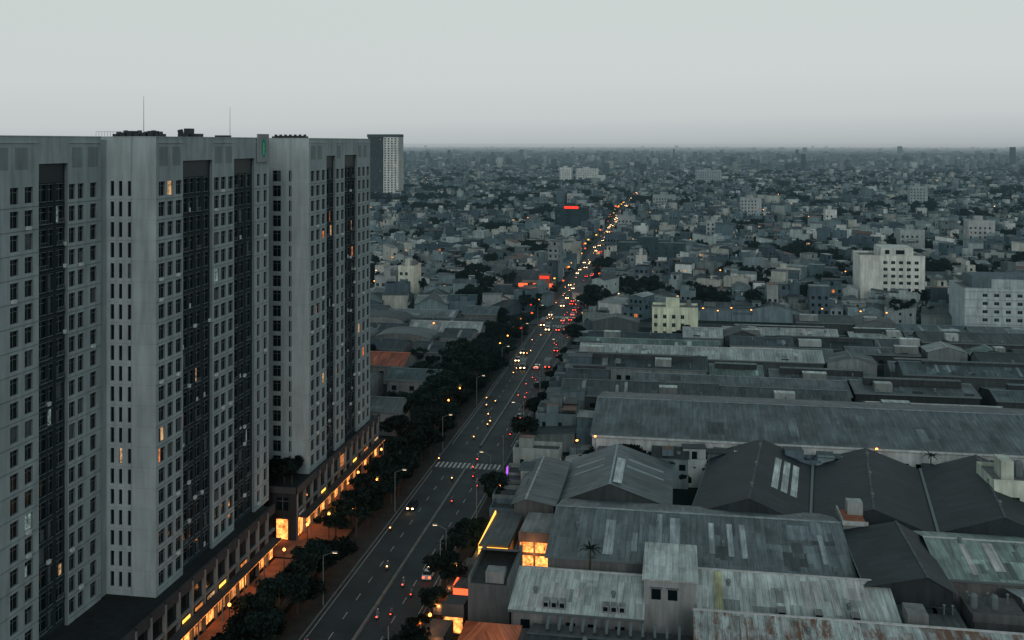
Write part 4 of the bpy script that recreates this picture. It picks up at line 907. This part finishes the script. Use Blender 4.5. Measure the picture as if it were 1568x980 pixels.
for y in range(120,430,44): inst('street_lamp',SLm,(-60.6,y,.14),0); inst('street_lamp',SLm,(-42.4,y+15,.14),math.pi)
plight(-37.2,183,3,350); plight(-27,182,4,400); plight(-36.6,147,4,90); plight(-39.4,161,3.2,260); plight(-39.2,168,3,260); plight(-41,155,3,160); plight(-72,500,12,6000,(1,.2,.06),1)
for y in(120,137,160,205,228): plight(-73.2,y,3.6,190)
pp=B(); pts=[]
for y in range(140,430,32):
    x=rx(y)+rhw(y)+1.1; pp.cyl(x,y,.1,9.5,.14,.09,'kerb_stone'); pp.box(x-.9,x+.9,y-.06,y+.06,8.8,8.95,'metal_dark'); pts.append((x,y))
for (a,c) in zip(pts,pts[1:]):
    for o in(-.8,0,.8):
        prev=(a[0]+o,a[1],9.0)
        for s_ in range(1,7):
            t=s_/6; q=(a[0]+(c[0]-a[0])*t+o,a[1]+(c[1]-a[1])*t,9.0-3.2*t*(1-t)*.9); pp.tube(prev,q,.025,.025,'rubber',n=3); prev=q
pp.obj('utility_pole_line')
b=B(); b.cyl(0,0,0,7,.08,.05,'metal_dark'); b.box(-.1,.1,-.6,.6,5,6.6,'sign_purple'); o=b.obj('shop_sign'); o.location=(-38.4,222,0)
def yardlamp():
    b=B(); b.cyl(0,0,0,9,.1,.07,'metal_dark'); b.box(-.25,.25,-.2,.2,9,9.25,'lamp_orange',bottom=True); return b.mesh('yard_lamp')
YL=yardlamp()
for x,y in((-20,240),(45,241),(120,345),(-95,380),(16,428),(30,432),(22,436),(60,440),(75,436),(-24,236),(85,434),(10,433)): inst('yard_lamp',YL,(x,y,0),U(0,3))
def glows(name,mat,n,y0,y1,zr,sz,road=False):
    b=B()
    for k in range(n):
        y=y0+(y1-y0)*R()**1.2; x=rx(y)+random.choice([-1,1])*(rhw(y)+U(2,7)) if road else U(-.34*y,.34*y); z=U(*zr); s_=U(sz[0],sz[1])*(y/500)**.5
        b.box(x,x+s_*1.6,y,y+.3,z,z+s_,mat,bottom=True)
    b.obj(name)
glows('shop_sign_lights','sign_orange',34,430,1300,(2.5,5),(.35,.8),True); glows('shop_sign_lights','sign_red',16,400,1100,(3,7),(.4,.8),True)
glows('shop_sign_lights','sign_yellow',46,300,1500,(2.5,5),(.35,.75),True); glows('house_lights','lit_warm',90,450,2300,(7,11),(.6,1.2)); glows('house_lights','lamp_orange',60,430,2600,(7,11),(.2,.4)); glows('house_lights','lamp_white',45,450,2600,(7,11),(.22,.4))
print('objects',len(bpy.data.objects))
